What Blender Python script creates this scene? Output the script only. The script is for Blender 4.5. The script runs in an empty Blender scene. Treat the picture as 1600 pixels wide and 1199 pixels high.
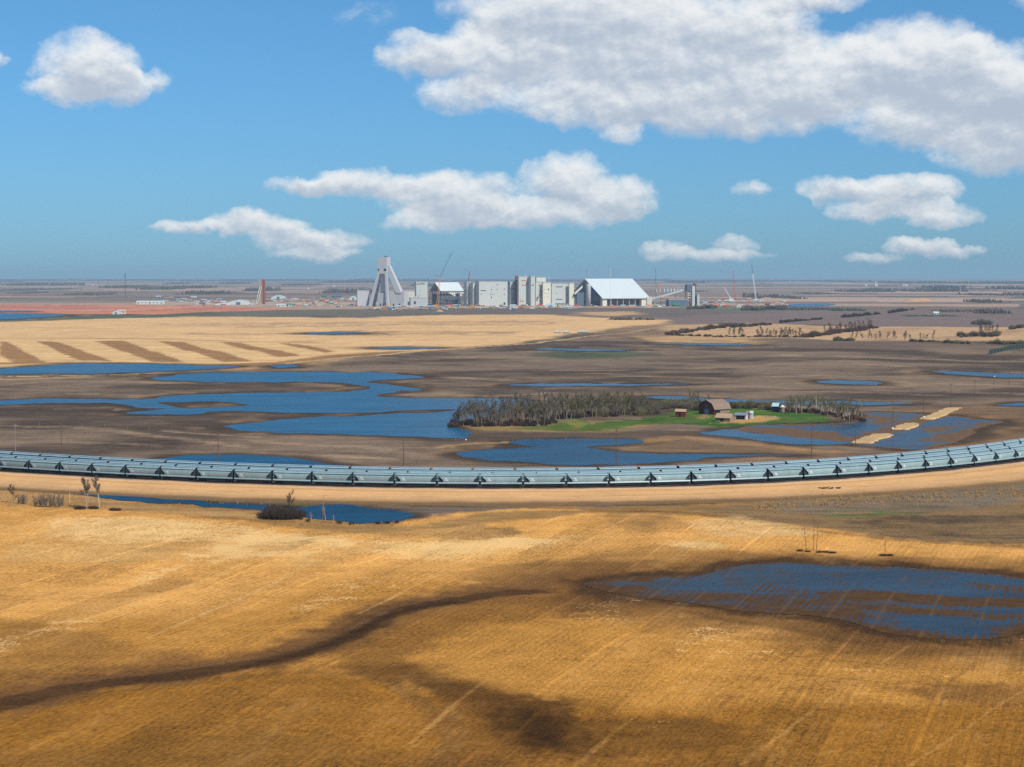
SKY_TINT = (0.355, 0.70, 1.0)
SKY_STR = 0.10
HAZE = 3.6e-5
HAZE_COL = (0.60, 0.88, 1.0, 1)
K = 1.0
DENOISE = False
CLOUDS = [
 (150,112,88,54,1.0),(190,142,70,38,.9),(112,150,58,26,.8),(262,132,26,26,.45),(0,110,32,26,.8),
 (1000,60,290,84,1.0),(760,95,120,58,.9),(650,92,72,40,.75),(950,165,210,42,.9),(1150,180,210,48,1.0),(1410,112,150,82,1.0),
 (1450,195,150,50,1.0),(1550,238,130,44,1.0),(1500,140,140,70,1.0),(1600,200,110,80,.9),(1250,130,170,72,.9),(870,22,190,60,.9),(1590,165,70,60,.8),(580,34,60,22,.2),(965,208,46,20,.6),(720,150,80,32,.7),(900,120,150,50,.6),(1080,130,140,50,.6),(1180,60,120,50,.5),
 (1590,20,30,20,.5),(1250,10,90,30,.8),
 (880,282,78,52,1.0),(700,303,125,42,.95),(565,287,115,26,.85),(470,291,62,17,.75),(965,315,72,44,.95),(800,335,190,30,.9),(690,348,100,20,.7),
 (405,354,85,24,.95),(300,359,66,14,.75),(490,377,108,22,.95),(500,397,75,12,.75),
 (1292,300,55,25,.9),(1400,305,98,36,1.0),(1462,338,66,25,.9),(1360,332,95,18,.75),
 (1425,388,68,18,.9),(1360,405,44,10,.6),(1490,397,44,10,.6),(1110,401,105,12,.65),(1150,382,42,18,.5),(1040,391,44,13,.6),(1172,292,36,14,.5)]
TRACKS = (0.0, 9.4, 21.0)
CARLEN = 15.2
import bpy, bmesh, math, random
import numpy as np
from mathutils import Vector, Matrix
from mathutils.geometry import tessellate_polygon

scene = bpy.context.scene
COL = scene.collection
random.seed(7)
F = 3111.0                 # focal length in units of the 1600 px wide picture
H = 76.0                   # camera height over the plain
PITCH = math.atan(168.5 / F)
CT, ST = math.cos(PITCH), math.sin(PITCH)
R = math.radians

# ------------------------------------------------------------------ sight-line survey: where on the plain a thing stands
def G(px, py, z=0.0):
    a = (px - 800.0) / F
    b = -(py - 599.5) / F
    dx, dy, dz = a, CT + b * ST, -ST + b * CT
    t = (z - H) / dz
    return (dx * t, dy * t)

def GN(px, py, z=0.0):
    a = (np.asarray(px, float) - 800.0) / F
    b = -(np.asarray(py, float) - 599.5) / F
    dy = CT + b * ST
    dz = -ST + b * CT
    t = (z - H) / dz
    return a * t, dy * t

def XA(px, Y):             # lateral position of a column seen at px, standing at distance Y
    return (px - 800.0) / F * Y
def ZA(py, Y):             # height of a point seen at py, standing at distance Y
    return H - (py - 431.0) / F * Y

# ------------------------------------------------------------------ numpy noise
def _hash(ix, iy, seed):
    n = (ix.astype(np.int64) * 374761393 + iy.astype(np.int64) * 668265263 + seed * 974634777) & 0x7fffffff
    n = (n ^ (n >> 13)) * 1274126177 & 0x7fffffff
    n = n ^ (n >> 16)
    return (n & 0xffff) / 65535.0

def vnoise(x, y, seed=0):
    x0 = np.floor(x); y0 = np.floor(y)
    fx = x - x0; fy = y - y0
    fx = fx * fx * (3 - 2 * fx); fy = fy * fy * (3 - 2 * fy)
    a = _hash(x0, y0, seed); b = _hash(x0 + 1, y0, seed)
    c = _hash(x0, y0 + 1, seed); d = _hash(x0 + 1, y0 + 1, seed)
    return (a + (b - a) * fx) * (1 - fy) + (c + (d - c) * fx) * fy

def fbm(x, y, octv=4, seed=0):
    s = 0; amp = 0.5; tot = 0
    for k in range(octv):
        s = s + amp * vnoise(x * 2 ** k + 17.3 * k, y * 2 ** k - 9.1 * k, seed + k)
        tot += amp; amp *= 0.55
    return s / tot

def sstep(e0, e1, x):
    t = np.clip((x - e0) / (e1 - e0), 0, 1)
    return t * t * (3 - 2 * t)

def lin(c):
    return [((v / 255.0) / 12.92 if v <= 10 else (((v / 255.0) + 0.055) / 1.055) ** 2.4) for v in c]

# ------------------------------------------------------------------ outlines
def smooth(poly, n=5, closed=True):
    P = [np.array(p, float) for p in poly]
    N = len(P); out = []
    rng = range(N) if closed else range(N - 1)
    for i in rng:
        if closed:
            p0, p1, p2, p3 = P[i - 1], P[i], P[(i + 1) % N], P[(i + 2) % N]
        else:
            p0, p1, p2, p3 = P[max(i - 1, 0)], P[i], P[i + 1], P[min(i + 2, N - 1)]
        for k in range(n):
            t = k / n
            out.append(0.5 * ((2 * p1) + (-p0 + p2) * t + (2 * p0 - 5 * p1 + 4 * p2 - p3) * t * t + (-p0 + 3 * p1 - 3 * p2 + p3) * t ** 3))
    if not closed:
        out.append(P[-1])
    return np.array(out)

def world_outline(poly, n=5, closed=True):
    s = smooth(poly, n, closed)
    X, Y = GN(s[:, 0], s[:, 1])
    return np.stack([X, Y], 1)

def seg_dist(X, Y, W, closed=True):
    d = np.full(X.shape, 1e18)
    N = len(W)
    for i in range(N if closed else N - 1):
        ax, ay = W[i]; bx, by = W[(i + 1) % N]
        ex, ey = bx - ax, by - ay
        L = ex * ex + ey * ey + 1e-12
        t = np.clip(((X - ax) * ex + (Y - ay) * ey) / L, 0, 1)
        dd = (X - ax - t * ex) ** 2 + (Y - ay - t * ey) ** 2
        np.minimum(d, dd, out=d)
    return np.sqrt(d)

def inside(X, Y, W):
    c = np.zeros(X.shape, bool)
    N = len(W)
    for i in range(N):
        ax, ay = W[i]; bx, by = W[(i + 1) % N]
        if ay == by:
            continue
        m = ((ay > Y) != (by > Y)) & (X < (bx - ax) * (Y - ay) / (by - ay) + ax)
        c ^= m
    return c

def sdist(X, Y, W):        # negative inside
    d = seg_dist(X, Y, W)
    return np.where(inside(X, Y, W), -d, d)

# ------------------------------------------------------------------ materials
def new_mat(name):
    m = bpy.data.materials.new(name); m.use_nodes = True
    nt = m.node_tree; nt.nodes.clear()
    out = nt.nodes.new('ShaderNodeOutputMaterial')
    bs = nt.nodes.new('ShaderNodeBsdfPrincipled')
    nt.links.new(bs.outputs[0], out.inputs[0])
    return m, nt, bs, out

def node(nt, t, **kw):
    n = nt.nodes.new(t)
    for k, v in kw.items():
        setattr(n, k, v)
    return n

def setin(nt, n, i, v):
    if hasattr(v, 'is_output') or isinstance(v, bpy.types.NodeSocket):
        nt.links.new(v, n.inputs[i])
    else:
        n.inputs[i].default_value = v

def math_n(nt, op, a, b=0.0, c=0.0, clamp=False):
    n = nt.nodes.new('ShaderNodeMath'); n.operation = op; n.use_clamp = clamp
    setin(nt, n, 0, a); setin(nt, n, 1, b)
    if op in ('MULTIPLY_ADD', 'COMPARE', 'SMOOTH_MIN', 'SMOOTH_MAX', 'WRAP'):
        setin(nt, n, 2, c)
    return n.outputs[0]

def vmath(nt, op, a, b=None, scale=None):
    n = nt.nodes.new('ShaderNodeVectorMath'); n.operation = op
    setin(nt, n, 0, a)
    if b is not None:
        setin(nt, n, 1, b)
    if scale is not None:
        setin(nt, n, 3, scale)
    return n.outputs[1] if op in ('DOT_PRODUCT', 'LENGTH', 'DISTANCE') else n.outputs[0]

def noise_n(nt, vec, scale, detail=4, rough=0.55):
    n = nt.nodes.new('ShaderNodeTexNoise')
    nt.links.new(vec, n.inputs['Vector'])
    n.inputs['Scale'].default_value = scale
    n.inputs['Detail'].default_value = detail
    n.inputs['Roughness'].default_value = rough
    return n.outputs[0]

def mix_col(nt, f, a, b, mode='MIX'):
    n = nt.nodes.new('ShaderNodeMix'); n.data_type = 'RGBA'; n.blend_type = mode
    setin(nt, n, 0, f)
    for idx, v in ((6, a), (7, b)):
        if isinstance(v, bpy.types.NodeSocket):
            nt.links.new(v, n.inputs[idx])
        else:
            n.inputs[idx].default_value = (*v, 1) if len(v) == 3 else v
    return n.outputs[2]

MATS = {}
def mat(name, c, rough=0.7, var=0.18, scale=0.6, metal=0.0, spec=0.3, bump=0.0, streak=None):
    """painted / weathered surface: base colour, blotches and fine grime in object space"""
    if name in MATS:
        return MATS[name]
    m, nt, bs, out = new_mat(name)
    tc = node(nt, 'ShaderNodeTexCoord')
    v = tc.outputs['Object']
    if streak:
        mp = node(nt, 'ShaderNodeMapping'); mp.inputs['Scale'].default_value = streak
        nt.links.new(v, mp.inputs[0]); v = mp.outputs[0]
    oi = node(nt, 'ShaderNodeObjectInfo')
    vv = vmath(nt, 'ADD', v, vmath(nt, 'SCALE', oi.outputs['Location'], None, 0.37))
    n1 = noise_n(nt, vv, scale, 5, 0.6)
    n2 = noise_n(nt, vv, scale * 7, 3, 0.6)
    f = math_n(nt, 'ADD', math_n(nt, 'MULTIPLY', math_n(nt, 'SUBTRACT', n1, 0.5), 2.4 * var), math_n(nt, 'MULTIPLY', math_n(nt, 'SUBTRACT', n2, 0.5), 1.2 * var))
    f = math_n(nt, 'ADD', f, math_n(nt, 'MULTIPLY', math_n(nt, 'SUBTRACT', oi.outputs['Random'], 0.5), var * 0.7))
    k = math_n(nt, 'ADD', f, 1.0)
    col = vmath(nt, 'SCALE', tuple(c[:3]), None, k)
    nt.links.new(col, bs.inputs['Base Color'])
    bs.inputs['Roughness'].default_value = rough
    bs.inputs['Metallic'].default_value = metal
    bs.inputs['Specular IOR Level'].default_value = spec
    if bump:
        b = node(nt, 'ShaderNodeBump'); b.inputs['Strength'].default_value = bump; b.inputs['Distance'].default_value = 0.05
        nt.links.new(n2, b.inputs['Height']); nt.links.new(b.outputs[0], bs.inputs['Normal'])
    MATS[name] = m
    return m

def S(r, g, b, k=1.0):
    return [v / k for v in lin((r, g, b))]

# ------------------------------------------------------------------ mesh builder
class MB:
    def __init__(self):
        self.v = []; self.f = []; self.mi = []
        self.cur = 0
    def add(self, vs, fs):
        o = len(self.v)
        self.v.extend([tuple(p) for p in vs])
        for f in fs:
            self.f.append([i + o for i in f]); self.mi.append(self.cur)
        return self
    def box(self, x0, x1, y0, y1, z0, z1):
        return self.add([(x0, y0, z0), (x1, y0, z0), (x1, y1, z0), (x0, y1, z0), (x0, y0, z1), (x1, y0, z1), (x1, y1, z1), (x0, y1, z1)],
                        [(3, 2, 1, 0), (4, 5, 6, 7), (0, 1, 5, 4), (1, 2, 6, 5), (2, 3, 7, 6), (3, 0, 4, 7)])
    def frame(self, o, u, v, w):       # parallelepiped from origin + three edge vectors
        o, u, v, w = map(Vector, (o, u, v, w))
        p = [o, o + u, o + u + v, o + v]
        p += [q + w for q in p]
        return self.add(p, [(3, 2, 1, 0), (4, 5, 6, 7), (0, 1, 5, 4), (1, 2, 6, 5), (2, 3, 7, 6), (3, 0, 4, 7)])
    def prism_y(self, prof, y0, y1):   # closed (x,z) outline run along y
        n = len(prof)
        vs = [(x, y0, z) for x, z in prof] + [(x, y1, z) for x, z in prof]
        fs = [tuple(range(n)), tuple(range(2 * n - 1, n - 1, -1))]
        fs += [(i, n + i, n + (i + 1) % n, (i + 1) % n) for i in range(n)]
        return self.add(vs, fs)
    def prism_x(self, prof, x0, x1):   # closed (y,z) outline run along x
        n = len(prof)
        vs = [(x0, y, z) for y, z in prof] + [(x1, y, z) for y, z in prof]
        fs = [tuple(range(n - 1, -1, -1)), tuple(range(n, 2 * n))]
        fs += [(i, (i + 1) % n, n + (i + 1) % n, n + i) for i in range(n)]
        return self.add(vs, fs)
    def tube(self, p0, p1, r0, r1=None, n=5):
        r1 = r0 if r1 is None else r1
        p0 = Vector(p0); p1 = Vector(p1)
        d = (p1 - p0)
        if d.length < 1e-6:
            return self
        d.normalize()
        a = d.cross(Vector((0, 0, 1)) if abs(d.z) < 0.9 else Vector((1, 0, 0))).normalized()
        b = d.cross(a)
        vs = []
        for p, r in ((p0, r0), (p1, r1)):
            for k in range(n):
                t = 2 * math.pi * k / n
                vs.append(p + a * (r * math.cos(t)) + b * (r * math.sin(t)))
        fs = [(i, (i + 1) % n, n + (i + 1) % n, n + i) for i in range(n)]
        if n > 3:
            fs += [tuple(range(n - 1, -1, -1)), tuple(range(n, 2 * n))]
        return self.add(vs, fs)
    def lathe(self, prof, n=16, cx=0, cy=0):   # (r,z) list bottom to top
        vs = []; fs = []
        for r, z in prof:
            for k in range(n):
                t = 2 * math.pi * k / n
                vs.append((cx + r * math.cos(t), cy + r * math.sin(t), z))
        for j in range(len(prof) - 1):
            for k in range(n):
                fs.append((j * n + k, j * n + (k + 1) % n, (j + 1) * n + (k + 1) % n, (j + 1) * n + k))
        fs.append(tuple(range(n - 1, -1, -1)))
        m = (len(prof) - 1) * n
        fs.append(tuple(range(m, m + n)))
        return self.add(vs, fs)
    def mesh(self, name, mats, smooth=False):
        me = bpy.data.meshes.new(name)
        me.from_pydata(self.v, [], self.f)
        for m in (mats if isinstance(mats, (list, tuple)) else [mats]):
            me.materials.append(m)
        if any(self.mi):
            me.polygons.foreach_set('material_index', self.mi)
        if smooth:
            me.polygons.foreach_set('use_smooth', [True] * len(me.polygons))
        me.update()
        return me
    def build(self, name, mats, parent=None, smooth=False, loc=None, rotz=0.0):
        return link(name, self.mesh(name, mats, smooth), parent, loc, rotz)

def link(name, me, parent=None, loc=None, rotz=0.0):
    o = bpy.data.objects.new(name, me)
    COL.objects.link(o)
    if parent is not None:
        o.parent = parent
    if loc is not None:
        o.location = loc
    o.rotation_euler = (0, 0, rotz)
    return o

def tag(o, label=None, cat=None, group=None, kind=None):
    if label: o['label'] = label
    if cat: o['category'] = cat
    if group: o['group'] = group
    if kind: o['kind'] = kind
    return o

def thing(name, label, cat, loc=(0, 0, 0), rotz=0.0, group=None):
    o = bpy.data.objects.new(name, None)
    o.empty_display_size = 0.5
    COL.objects.link(o)
    o.location = loc; o.rotation_euler = (0, 0, rotz)
    return tag(o, label, cat, group)

def dup(src, parent=None):
    c = src.copy(); COL.objects.link(c); c.parent = parent
    for ch in KIDS.get(src, []):
        k = dup(ch, c)
    return c
KIDS = {}
def remember(root):
    for ch in COL.objects:
        pass
def register(root):
    def rec(o):
        KIDS[o] = [c for c in ALLCH.get(o, [])]
        for c in KIDS[o]:
            rec(c)
    ALLCH = {}
    for o in COL.objects:
        if o.parent is not None:
            ALLCH.setdefault(o.parent, []).append(o)
    rec(root)
# ------------------------------------------------------------------ camera, light, sky
cam = bpy.data.cameras.new('camera'); cam.sensor_width = 36.0; cam.sensor_fit = 'HORIZONTAL'
cam.lens = F * 36.0 / 1600.0; cam.clip_start = 1.0; cam.clip_end = 400000.0
camo = bpy.data.objects.new('camera', cam); COL.objects.link(camo)
camo.location = (0, 0, H); camo.rotation_euler = (math.pi / 2 - PITCH, 0, 0)
scene.camera = camo

SUN_AZ = R(138.0)          # clockwise from the viewing direction (+Y): behind the camera, well to the right
SUN_EL = R(46.0)
sun_dir = Vector((math.sin(SUN_AZ) * math.cos(SUN_EL), math.cos(SUN_AZ) * math.cos(SUN_EL), math.sin(SUN_EL)))
sl = bpy.data.lights.new('sun', 'SUN'); sl.energy = 4.3; sl.angle = R(0.5); sl.color = (1.0, 0.955, 0.88)
so = bpy.data.objects.new('sun', sl); COL.objects.link(so)
so.rotation_euler = sun_dir.to_track_quat('Z', 'Y').to_euler()
so.location = (0, 0, 5000)

scene.view_settings.view_transform = 'Standard'
scene.view_settings.look = 'None'
scene.view_settings.gamma = 1.0
scene.view_settings.exposure = 0.0
scene.render.film_transparent = False
try:
    scene.cycles.max_bounces = 5
    scene.cycles.transparent_max_bounces = 12
    scene.cycles.volume_bounces = 0
    scene.cycles.use_denoising = DENOISE
    scene.cycles.caustics_reflective = False
    scene.cycles.caustics_refractive = False
except Exception:
    pass

w = bpy.data.worlds.new('World'); scene.world = w; w.use_nodes = True
nt = w.node_tree; nt.nodes.clear()
wout = node(nt, 'ShaderNodeOutputWorld')
sky = node(nt, 'ShaderNodeTexSky'); sky.sky_type = 'NISHITA'; sky.sun_disc = False
sky.sun_elevation = SUN_EL; sky.sun_rotation = SUN_AZ
sky.altitude = 400; sky.air_density = 1.0; sky.dust_density = 0.4; sky.ozone_density = 2.5
tc0 = node(nt, 'ShaderNodeTexCoord'); sp0 = node(nt, 'ShaderNodeSeparateXYZ'); nt.links.new(tc0.outputs['Generated'], sp0.inputs[0])
elr = node(nt, 'ShaderNodeMapRange'); nt.links.new(sp0.outputs[2], elr.inputs[0]); elr.inputs[1].default_value = 0.0; elr.inputs[2].default_value = 0.13
tint = mix_col(nt, 1.0, sky.outputs[0], mix_col(nt, elr.outputs[0], (0.315, 0.62, 1.08), SKY_TINT), 'MULTIPLY')
bg_sky = node(nt, 'ShaderNodeBackground'); nt.links.new(tint, bg_sky.inputs[0]); bg_sky.inputs[1].default_value = SKY_STR
# clouds, laid out by compass direction and elevation (1 unit = 1/3111 rad)
tc = node(nt, 'ShaderNodeTexCoord')
sep = node(nt, 'ShaderNodeSeparateXYZ'); nt.links.new(tc.outputs['Generated'], sep.inputs[0])
hor = math_n(nt, 'SQRT', math_n(nt, 'ADD', math_n(nt, 'POWER', sep.outputs[0], 2.0), math_n(nt, 'POWER', sep.outputs[1], 2.0)))
az = math_n(nt, 'MULTIPLY', math_n(nt, 'ARCTAN2', sep.outputs[0], sep.outputs[1]), F)
el = math_n(nt, 'MULTIPLY', math_n(nt, 'ARCTAN2', sep.outputs[2], hor), F)
cmb = node(nt, 'ShaderNodeCombineXYZ'); nt.links.new(az, cmb.inputs[0]); nt.links.new(el, cmb.inputs[1])
uv = cmb.outputs[0]
# domain warp: billows
wn = node(nt, 'ShaderNodeTexNoise'); wn.inputs['Scale'].default_value = 0.016; wn.inputs['Detail'].default_value = 7; wn.inputs['Roughness'].default_value = 0.58
nt.links.new(uv, wn.inputs['Vector'])
warp = vmath(nt, 'MULTIPLY', vmath(nt, 'SUBTRACT', wn.outputs['Color'], (0.5, 0.5, 0.5)), (85.0, 50.0, 0.0))
uvw = vmath(nt, 'ADD', uv, warp)
Ssum = None; Rsum = None
for (cx, cy, rx, ry, s) in CLOUDS:
    q = vmath(nt, 'MULTIPLY', vmath(nt, 'SUBTRACT', uvw, (cx - 800.0, 431.0 - cy, 0.0)), (1.0 / rx, 1.0 / ry, 0.0))
    d = vmath(nt, 'DOT_PRODUCT', q, q)
    m = math_n(nt, 'MULTIPLY', math_n(nt, 'MAXIMUM', math_n(nt, 'SUBTRACT', 1.0, d), 0.0), s)
    sq = node(nt, 'ShaderNodeSeparateXYZ'); nt.links.new(q, sq.inputs[0])
    r_ = math_n(nt, 'MULTIPLY', m, sq.outputs[1])
    Ssum = m if Ssum is None else math_n(nt, 'ADD', Ssum, m)
    Rsum = r_ if Rsum is None else math_n(nt, 'ADD', Rsum, r_)
rel = math_n(nt, 'DIVIDE', Rsum, math_n(nt, 'ADD', Ssum, 0.02))
mpb = node(nt, 'ShaderNodeMapping'); mpb.inputs['Scale'].default_value = (1.0, 1.5, 1.0); nt.links.new(uv, mpb.inputs[0])
nb = noise_n(nt, mpb.outputs[0], 0.0155, 9, 0.6)
nb_up = noise_n(nt, vmath(nt, 'ADD', mpb.outputs[0], (9.0, 18.0, 0.0)), 0.0155, 9, 0.6)
nf = noise_n(nt, uv, 0.09, 5, 0.6)
dens = math_n(nt, 'ADD', Ssum, math_n(nt, 'MULTIPLY', math_n(nt, 'SUBTRACT', nb, 0.52), 1.35))
dens = math_n(nt, 'ADD', dens, math_n(nt, 'MULTIPLY', math_n(nt, 'ADD', math_n(nt, 'SUBTRACT', nf, 0.5), math_n(nt, 'SUBTRACT', noise_n(nt, uv, 0.22, 5, 0.6), 0.5)), 0.15))
mr = node(nt, 'ShaderNodeMapRange'); mr.interpolation_type = 'SMOOTHSTEP'
nt.links.new(dens, mr.inputs[0]); mr.inputs[1].default_value = -0.16; mr.inputs[2].default_value = 0.88
gate = math_n(nt, 'MULTIPLY', mr.outputs[0], math_n(nt, 'MULTIPLY', Ssum, 5.0, clamp=True))
# cloud brightness: sunlit tops, grey undersides, billow relief towards the sun
sh = math_n(nt, 'MULTIPLY', rel, 0.75)
sh = math_n(nt, 'ADD', sh, math_n(nt, 'MULTIPLY', math_n(nt, 'SUBTRACT', nb, nb_up), 1.25))
sh = math_n(nt, 'ADD', sh, math_n(nt, 'MULTIPLY', math_n(nt, 'SUBTRACT', nf, 0.5), 0.2))
sh = math_n(nt, 'SUBTRACT', sh, math_n(nt, 'MULTIPLY', math_n(nt, 'SUBTRACT', Ssum, 0.5), 0.30))
sr = node(nt, 'ShaderNodeMapRange'); sr.interpolation_type = 'SMOOTHSTEP'
nt.links.new(sh, sr.inputs[0]); sr.inputs[1].default_value = -0.6; sr.inputs[2].default_value = 0.36
ccol = mix_col(nt, sr.outputs[0], lin((186, 197, 212)), lin((247, 248, 247)))
bg_cl = node(nt, 'ShaderNodeBackground'); nt.links.new(ccol, bg_cl.inputs[0]); bg_cl.inputs[1].default_value = 0.98
mixs = node(nt, 'ShaderNodeMixShader')
nt.links.new(math_n(nt, 'MULTIPLY', gate, 0.93), mixs.inputs[0]); nt.links.new(bg_sky.outputs[0], mixs.inputs[1]); nt.links.new(bg_cl.outputs[0], mixs.inputs[2])
nt.links.new(mixs.outputs[0], wout.inputs[0])

# ------------------------------------------------------------------ haze
def build_haze():
    mb = MB().box(-90000, 90000, -2500, 75000, -4.0, 190.0)
    m = bpy.data.materials.new('air'); m.use_nodes = True
    t = m.node_tree; t.nodes.clear()
    o = t.nodes.new('ShaderNodeOutputMaterial'); v = t.nodes.new('ShaderNodeVolumePrincipled')
    v.inputs['Color'].default_value = HAZE_COL; v.inputs['Density'].default_value = HAZE
    v.inputs['Anisotropy'].default_value = 0.0
    t.links.new(v.outputs[0], o.inputs['Volume'])
    ob = mb.build('haze', m)
    tag(ob, 'thin blue air over the whole plain', 'haze', kind='stuff')
if HAZE > 0:
    build_haze()
# ------------------------------------------------------------------ water outlines
def z1(pts, sx, ox, oy):
    return [(ox + x * sx, oy + y * sx) for x, y in pts]
PONDS = {
 'stripe_pond': [(-30,577),(0,576),(44,574),(68,571.5),(128,568.4),(236,568.5),(280,570),(324,572),(374,572.6),(352,575),(304,577.6),(256,580.5),(216,582),(135,584.5),(68,584),(0,584.8),(-30,585)],
 'main_pond': [(233,591),(260,588),(290,584.5),(350,582.3),(430,581.7),(540,581.8),(605,582.3),(625,585),(664,590),(628,592.2),(576,596.5),(600,600.5),(657,608.5),(625,612),(592,617.5),(606,621),
   (700,622.5),(790,623),(830,628),(810,640),(770,650),(740,655),(712,662),(722,670),(734,677),(724,686.5),(690,684.5),(560,680),(450,677),(380,673),(350,667),(372,663.5),(420,657.5),(470,653),(560,650.3),
   (620,646.5),(690,643.5),(708,641.2),(660,640.5),(560,645.5),(430,645),(330,643),(314,647.3),(263,648.4),(202,647),(194,644.5),(229,642),(260,639.2),(216,638),(206,635),(189,631.5),(135,630),(50,631),(0,632.6),(-30,633),
   (-30,627),(0,626.4),(84,623),(186,624),(233,624),(263,619),(337,615.5),(440,614),(500,613.6),(550,611.6),(572,606.6),(560,602),(530,598.6),(500,597.6),(440,597.2),(400,597.5),(330,597),(270,595.5),(240,593)],
 'center_pond': [(801,689),(824,687),(905,685.6),(960,686),(995,688),(1002,691),(984,694.6),(939,697.5),(918.5,700),(927.5,702),(961,706),(1000,708),(1060,710),(1160,711),(1250,711.5),(1180,713),(1130,714.5),(1100,717),(1088,720),(1040,722.5),(1010,725.5),(960,727),(880,726),(800,722.5),(750,718.5),(720,713.5),(714,709),(730,705.4),(780,702),(840,698.3),(820,696.3),(795,693)],
 'trackside_pond': [(232,722),(262,715.4),(320,711.6),(366,711),(430,714),(480,719.5),(515,725.5),(540,731),(400,735),(240,730)],
 'ditch_pond': [(78,762.6),(104,763.6),(136,768),(170,772.4),(220,776.4),(280,781),(320,785),(370,788),(410,791),(470,792.6),(500,790),(540,789.6),(580,793.6),(620,799),(646,805.6),(638,810.5),(620,815.5),(580,818),(540,816.5),(500,813),(470,808),(410,797.5),(360,793.6),(320,791.5),(260,787.3),(200,783),(164,779),(136,775.4),(110,770)],
 'causeway_pond': [(1098,677.5),(1121.5,672.4),(1146,671.5),(1169,676),(1202.5,679),(1247.5,684),(1281,688),(1315,691),(1330,693.5),(1292.5,696),(1247.5,694.3),(1202,691.3),(1169,687),(1135,682.6)],
 'field_pond': [(790,602.6),(837,600.2),(900,599.8),(989,600.4),(1040,600.2),(1075,601),(1030,602.4),(979,603.6),(907,604),(840,604)],
 'oval_pond': [(1275.6,596.4),(1300,594.8),(1330,595),(1360,596.2),(1376,599),(1364,601.6),(1340,601.4),(1311,600.8),(1285,599)],
 'road_pond': [(1457.5,581),(1490,581),(1525,582),(1600,585),(1680,587),(1680,593),(1600,590.6),(1544,589),(1487.5,585.6)],
 'back_pond': [(1007,620.8),(1037,619),(1075,620.6),(1112,624),(1187,626),(1260,627),(1337,628),(1421,631),(1394,633.2),(1300,632.8),(1240,632),(1187,630.2),(1130,629),(1075,626),(1030,624)],
 'edge_pond': [(1562,632.5),(1600,630),(1660,629.5),(1660,634.5),(1600,634.8),(1577,634.8)],
 'thin_pond': [(578,544.3),(625,542.6),(688,543.6),(660,545.4),(610,546)],
 'reed_pond': [(837,546.2),(860,545),(905,545.6),(989,547),(950,548.8),(905,548.8)],
 'stubble_pond': [(478,520.6),(520,519.4),(572,520.6),(540,522),(500,522.6)],
 'puddle': [(422,572.4),(440,570.8),(462,571),(456,574),(440,575)],
 'reservoir': [(-60,489),(0,490),(37,490),(80,491),(105,493),(66,496.3),(0,499.8),(-60,501)],
 'upper_reservoir': [(-60,485),(0,485.2),(50,485.8),(66,487),(20,488.2),(-60,488)],
 'site_reservoir': [(1212,478),(1240,475.4),(1280,474.6),(1306,476),(1288,478.6),(1240,480)],
 'dry_creek_pond': [(1010,537.5),(1060,536.5),(1130,538),(1180,540.5),(1130,540.5),(1060,539)],
}
ISLET = [(246,630.2),(280,628.2),(310,627.6),(345,628.6),(385,633),(372,635),(337,637),(300,638.2),(272,637.4),(264,633)]
FLOOD = [(905,912),(930,906),(976,901),(1040,900),(1091,899),(1147,885.5),(1180,881),(1221,879),(1276,881),(1340,884),(1415,887),(1531,893),(1600,903),(1690,912),(1690,985),(1600,991),(1560,999),(1507,1001.5),(1438,998),(1369,987),(1320,974),(1276,966),(1184,957),(1120,950),(1068,943),(1020,938),(976,931),(930,921)]
MARSH = [(1140,672),(1170,665.5),(1230,663.5),(1300,662),(1338,654),(1352,645),(1400,644.5),(1440,647),(1480,649),(1520,654),(1570,660),(1530,671),(1516,684),(1484,696),(1440,703),(1390,700.5),(1345,697),(1316,692.5),(1281,689),(1248,685),(1202,680),(1168,676)]

def rough_outline(poly, n=6, amp=1.0, seed=0):
    W = world_outline(poly, n)
    # fray the shoreline with noise that keeps its size on the ground
    nx = fbm(W[:, 0] / 9, W[:, 1] / 16, 4, seed) - 0.5
    ny = fbm(W[:, 0] / 9 + 40, W[:, 1] / 16 + 13, 4, seed + 5) - 0.5
    sc = np.clip(W[:, 1] / 900, 0.6, 3) * amp
    W[:, 0] += nx * 7 * sc; W[:, 1] += ny * 14 * sc
    return W
PW = {k: rough_outline(p, 7, 0.25 if k in ('reservoir', 'site_reservoir', 'upper_reservoir') else 1.0, i * 11) for i, (k, p) in enumerate(PONDS.items())}
ISW = rough_outline(ISLET, 6, 1.0, 300)
FLW = rough_outline(FLOOD, 6, 0.7, 310)
MAW = rough_outline(MARSH, 6, 1.0, 320)

# ------------------------------------------------------------------ the railway's line
RAILPTS = [(-60,729.5),(-14,733.5),(38,737.6),(90,740.3),(143,743),(197,745.4),(251,748),(307,750.5),(365,753),(425,755),(487,757),(551,758.4),(616,759.8),(683,760.6),(750,761.1),(817,761.4),(883,761),(948,760.2),(1012,758.9),(1074,757),(1135,754.5),(1193,751.8),(1248,749),(1301,746.3),(1351,743.3),(1398,739.9),(1442,736),(1481,732.2),(1518,728.4),(1551,724.4),(1580,720.6),(1608,716.6),(1640,711.8)]
RAILZ = 1.25
_X, _Y = GN([p[0] for p in RAILPTS], [p[1] for p in RAILPTS], RAILZ)
_pf = np.polyfit(_X / 200.0, _Y, 4)
_xs = np.linspace(-330, 330, 1321)
LINE = np.stack([_xs, np.polyval(_pf, _xs / 200.0)], 1)
def offset_line(W, d):       # +d = away from the camera
    T = np.gradient(W, axis=0); T /= np.linalg.norm(T, axis=1)[:, None]
    N = np.stack([-T[:, 1], T[:, 0]], 1)
    return W + N * d
def arclen(W):
    return np.concatenate([[0], np.cumsum(np.linalg.norm(np.diff(W, axis=0), axis=1))])
LINE_C = LINE[::20]
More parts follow.
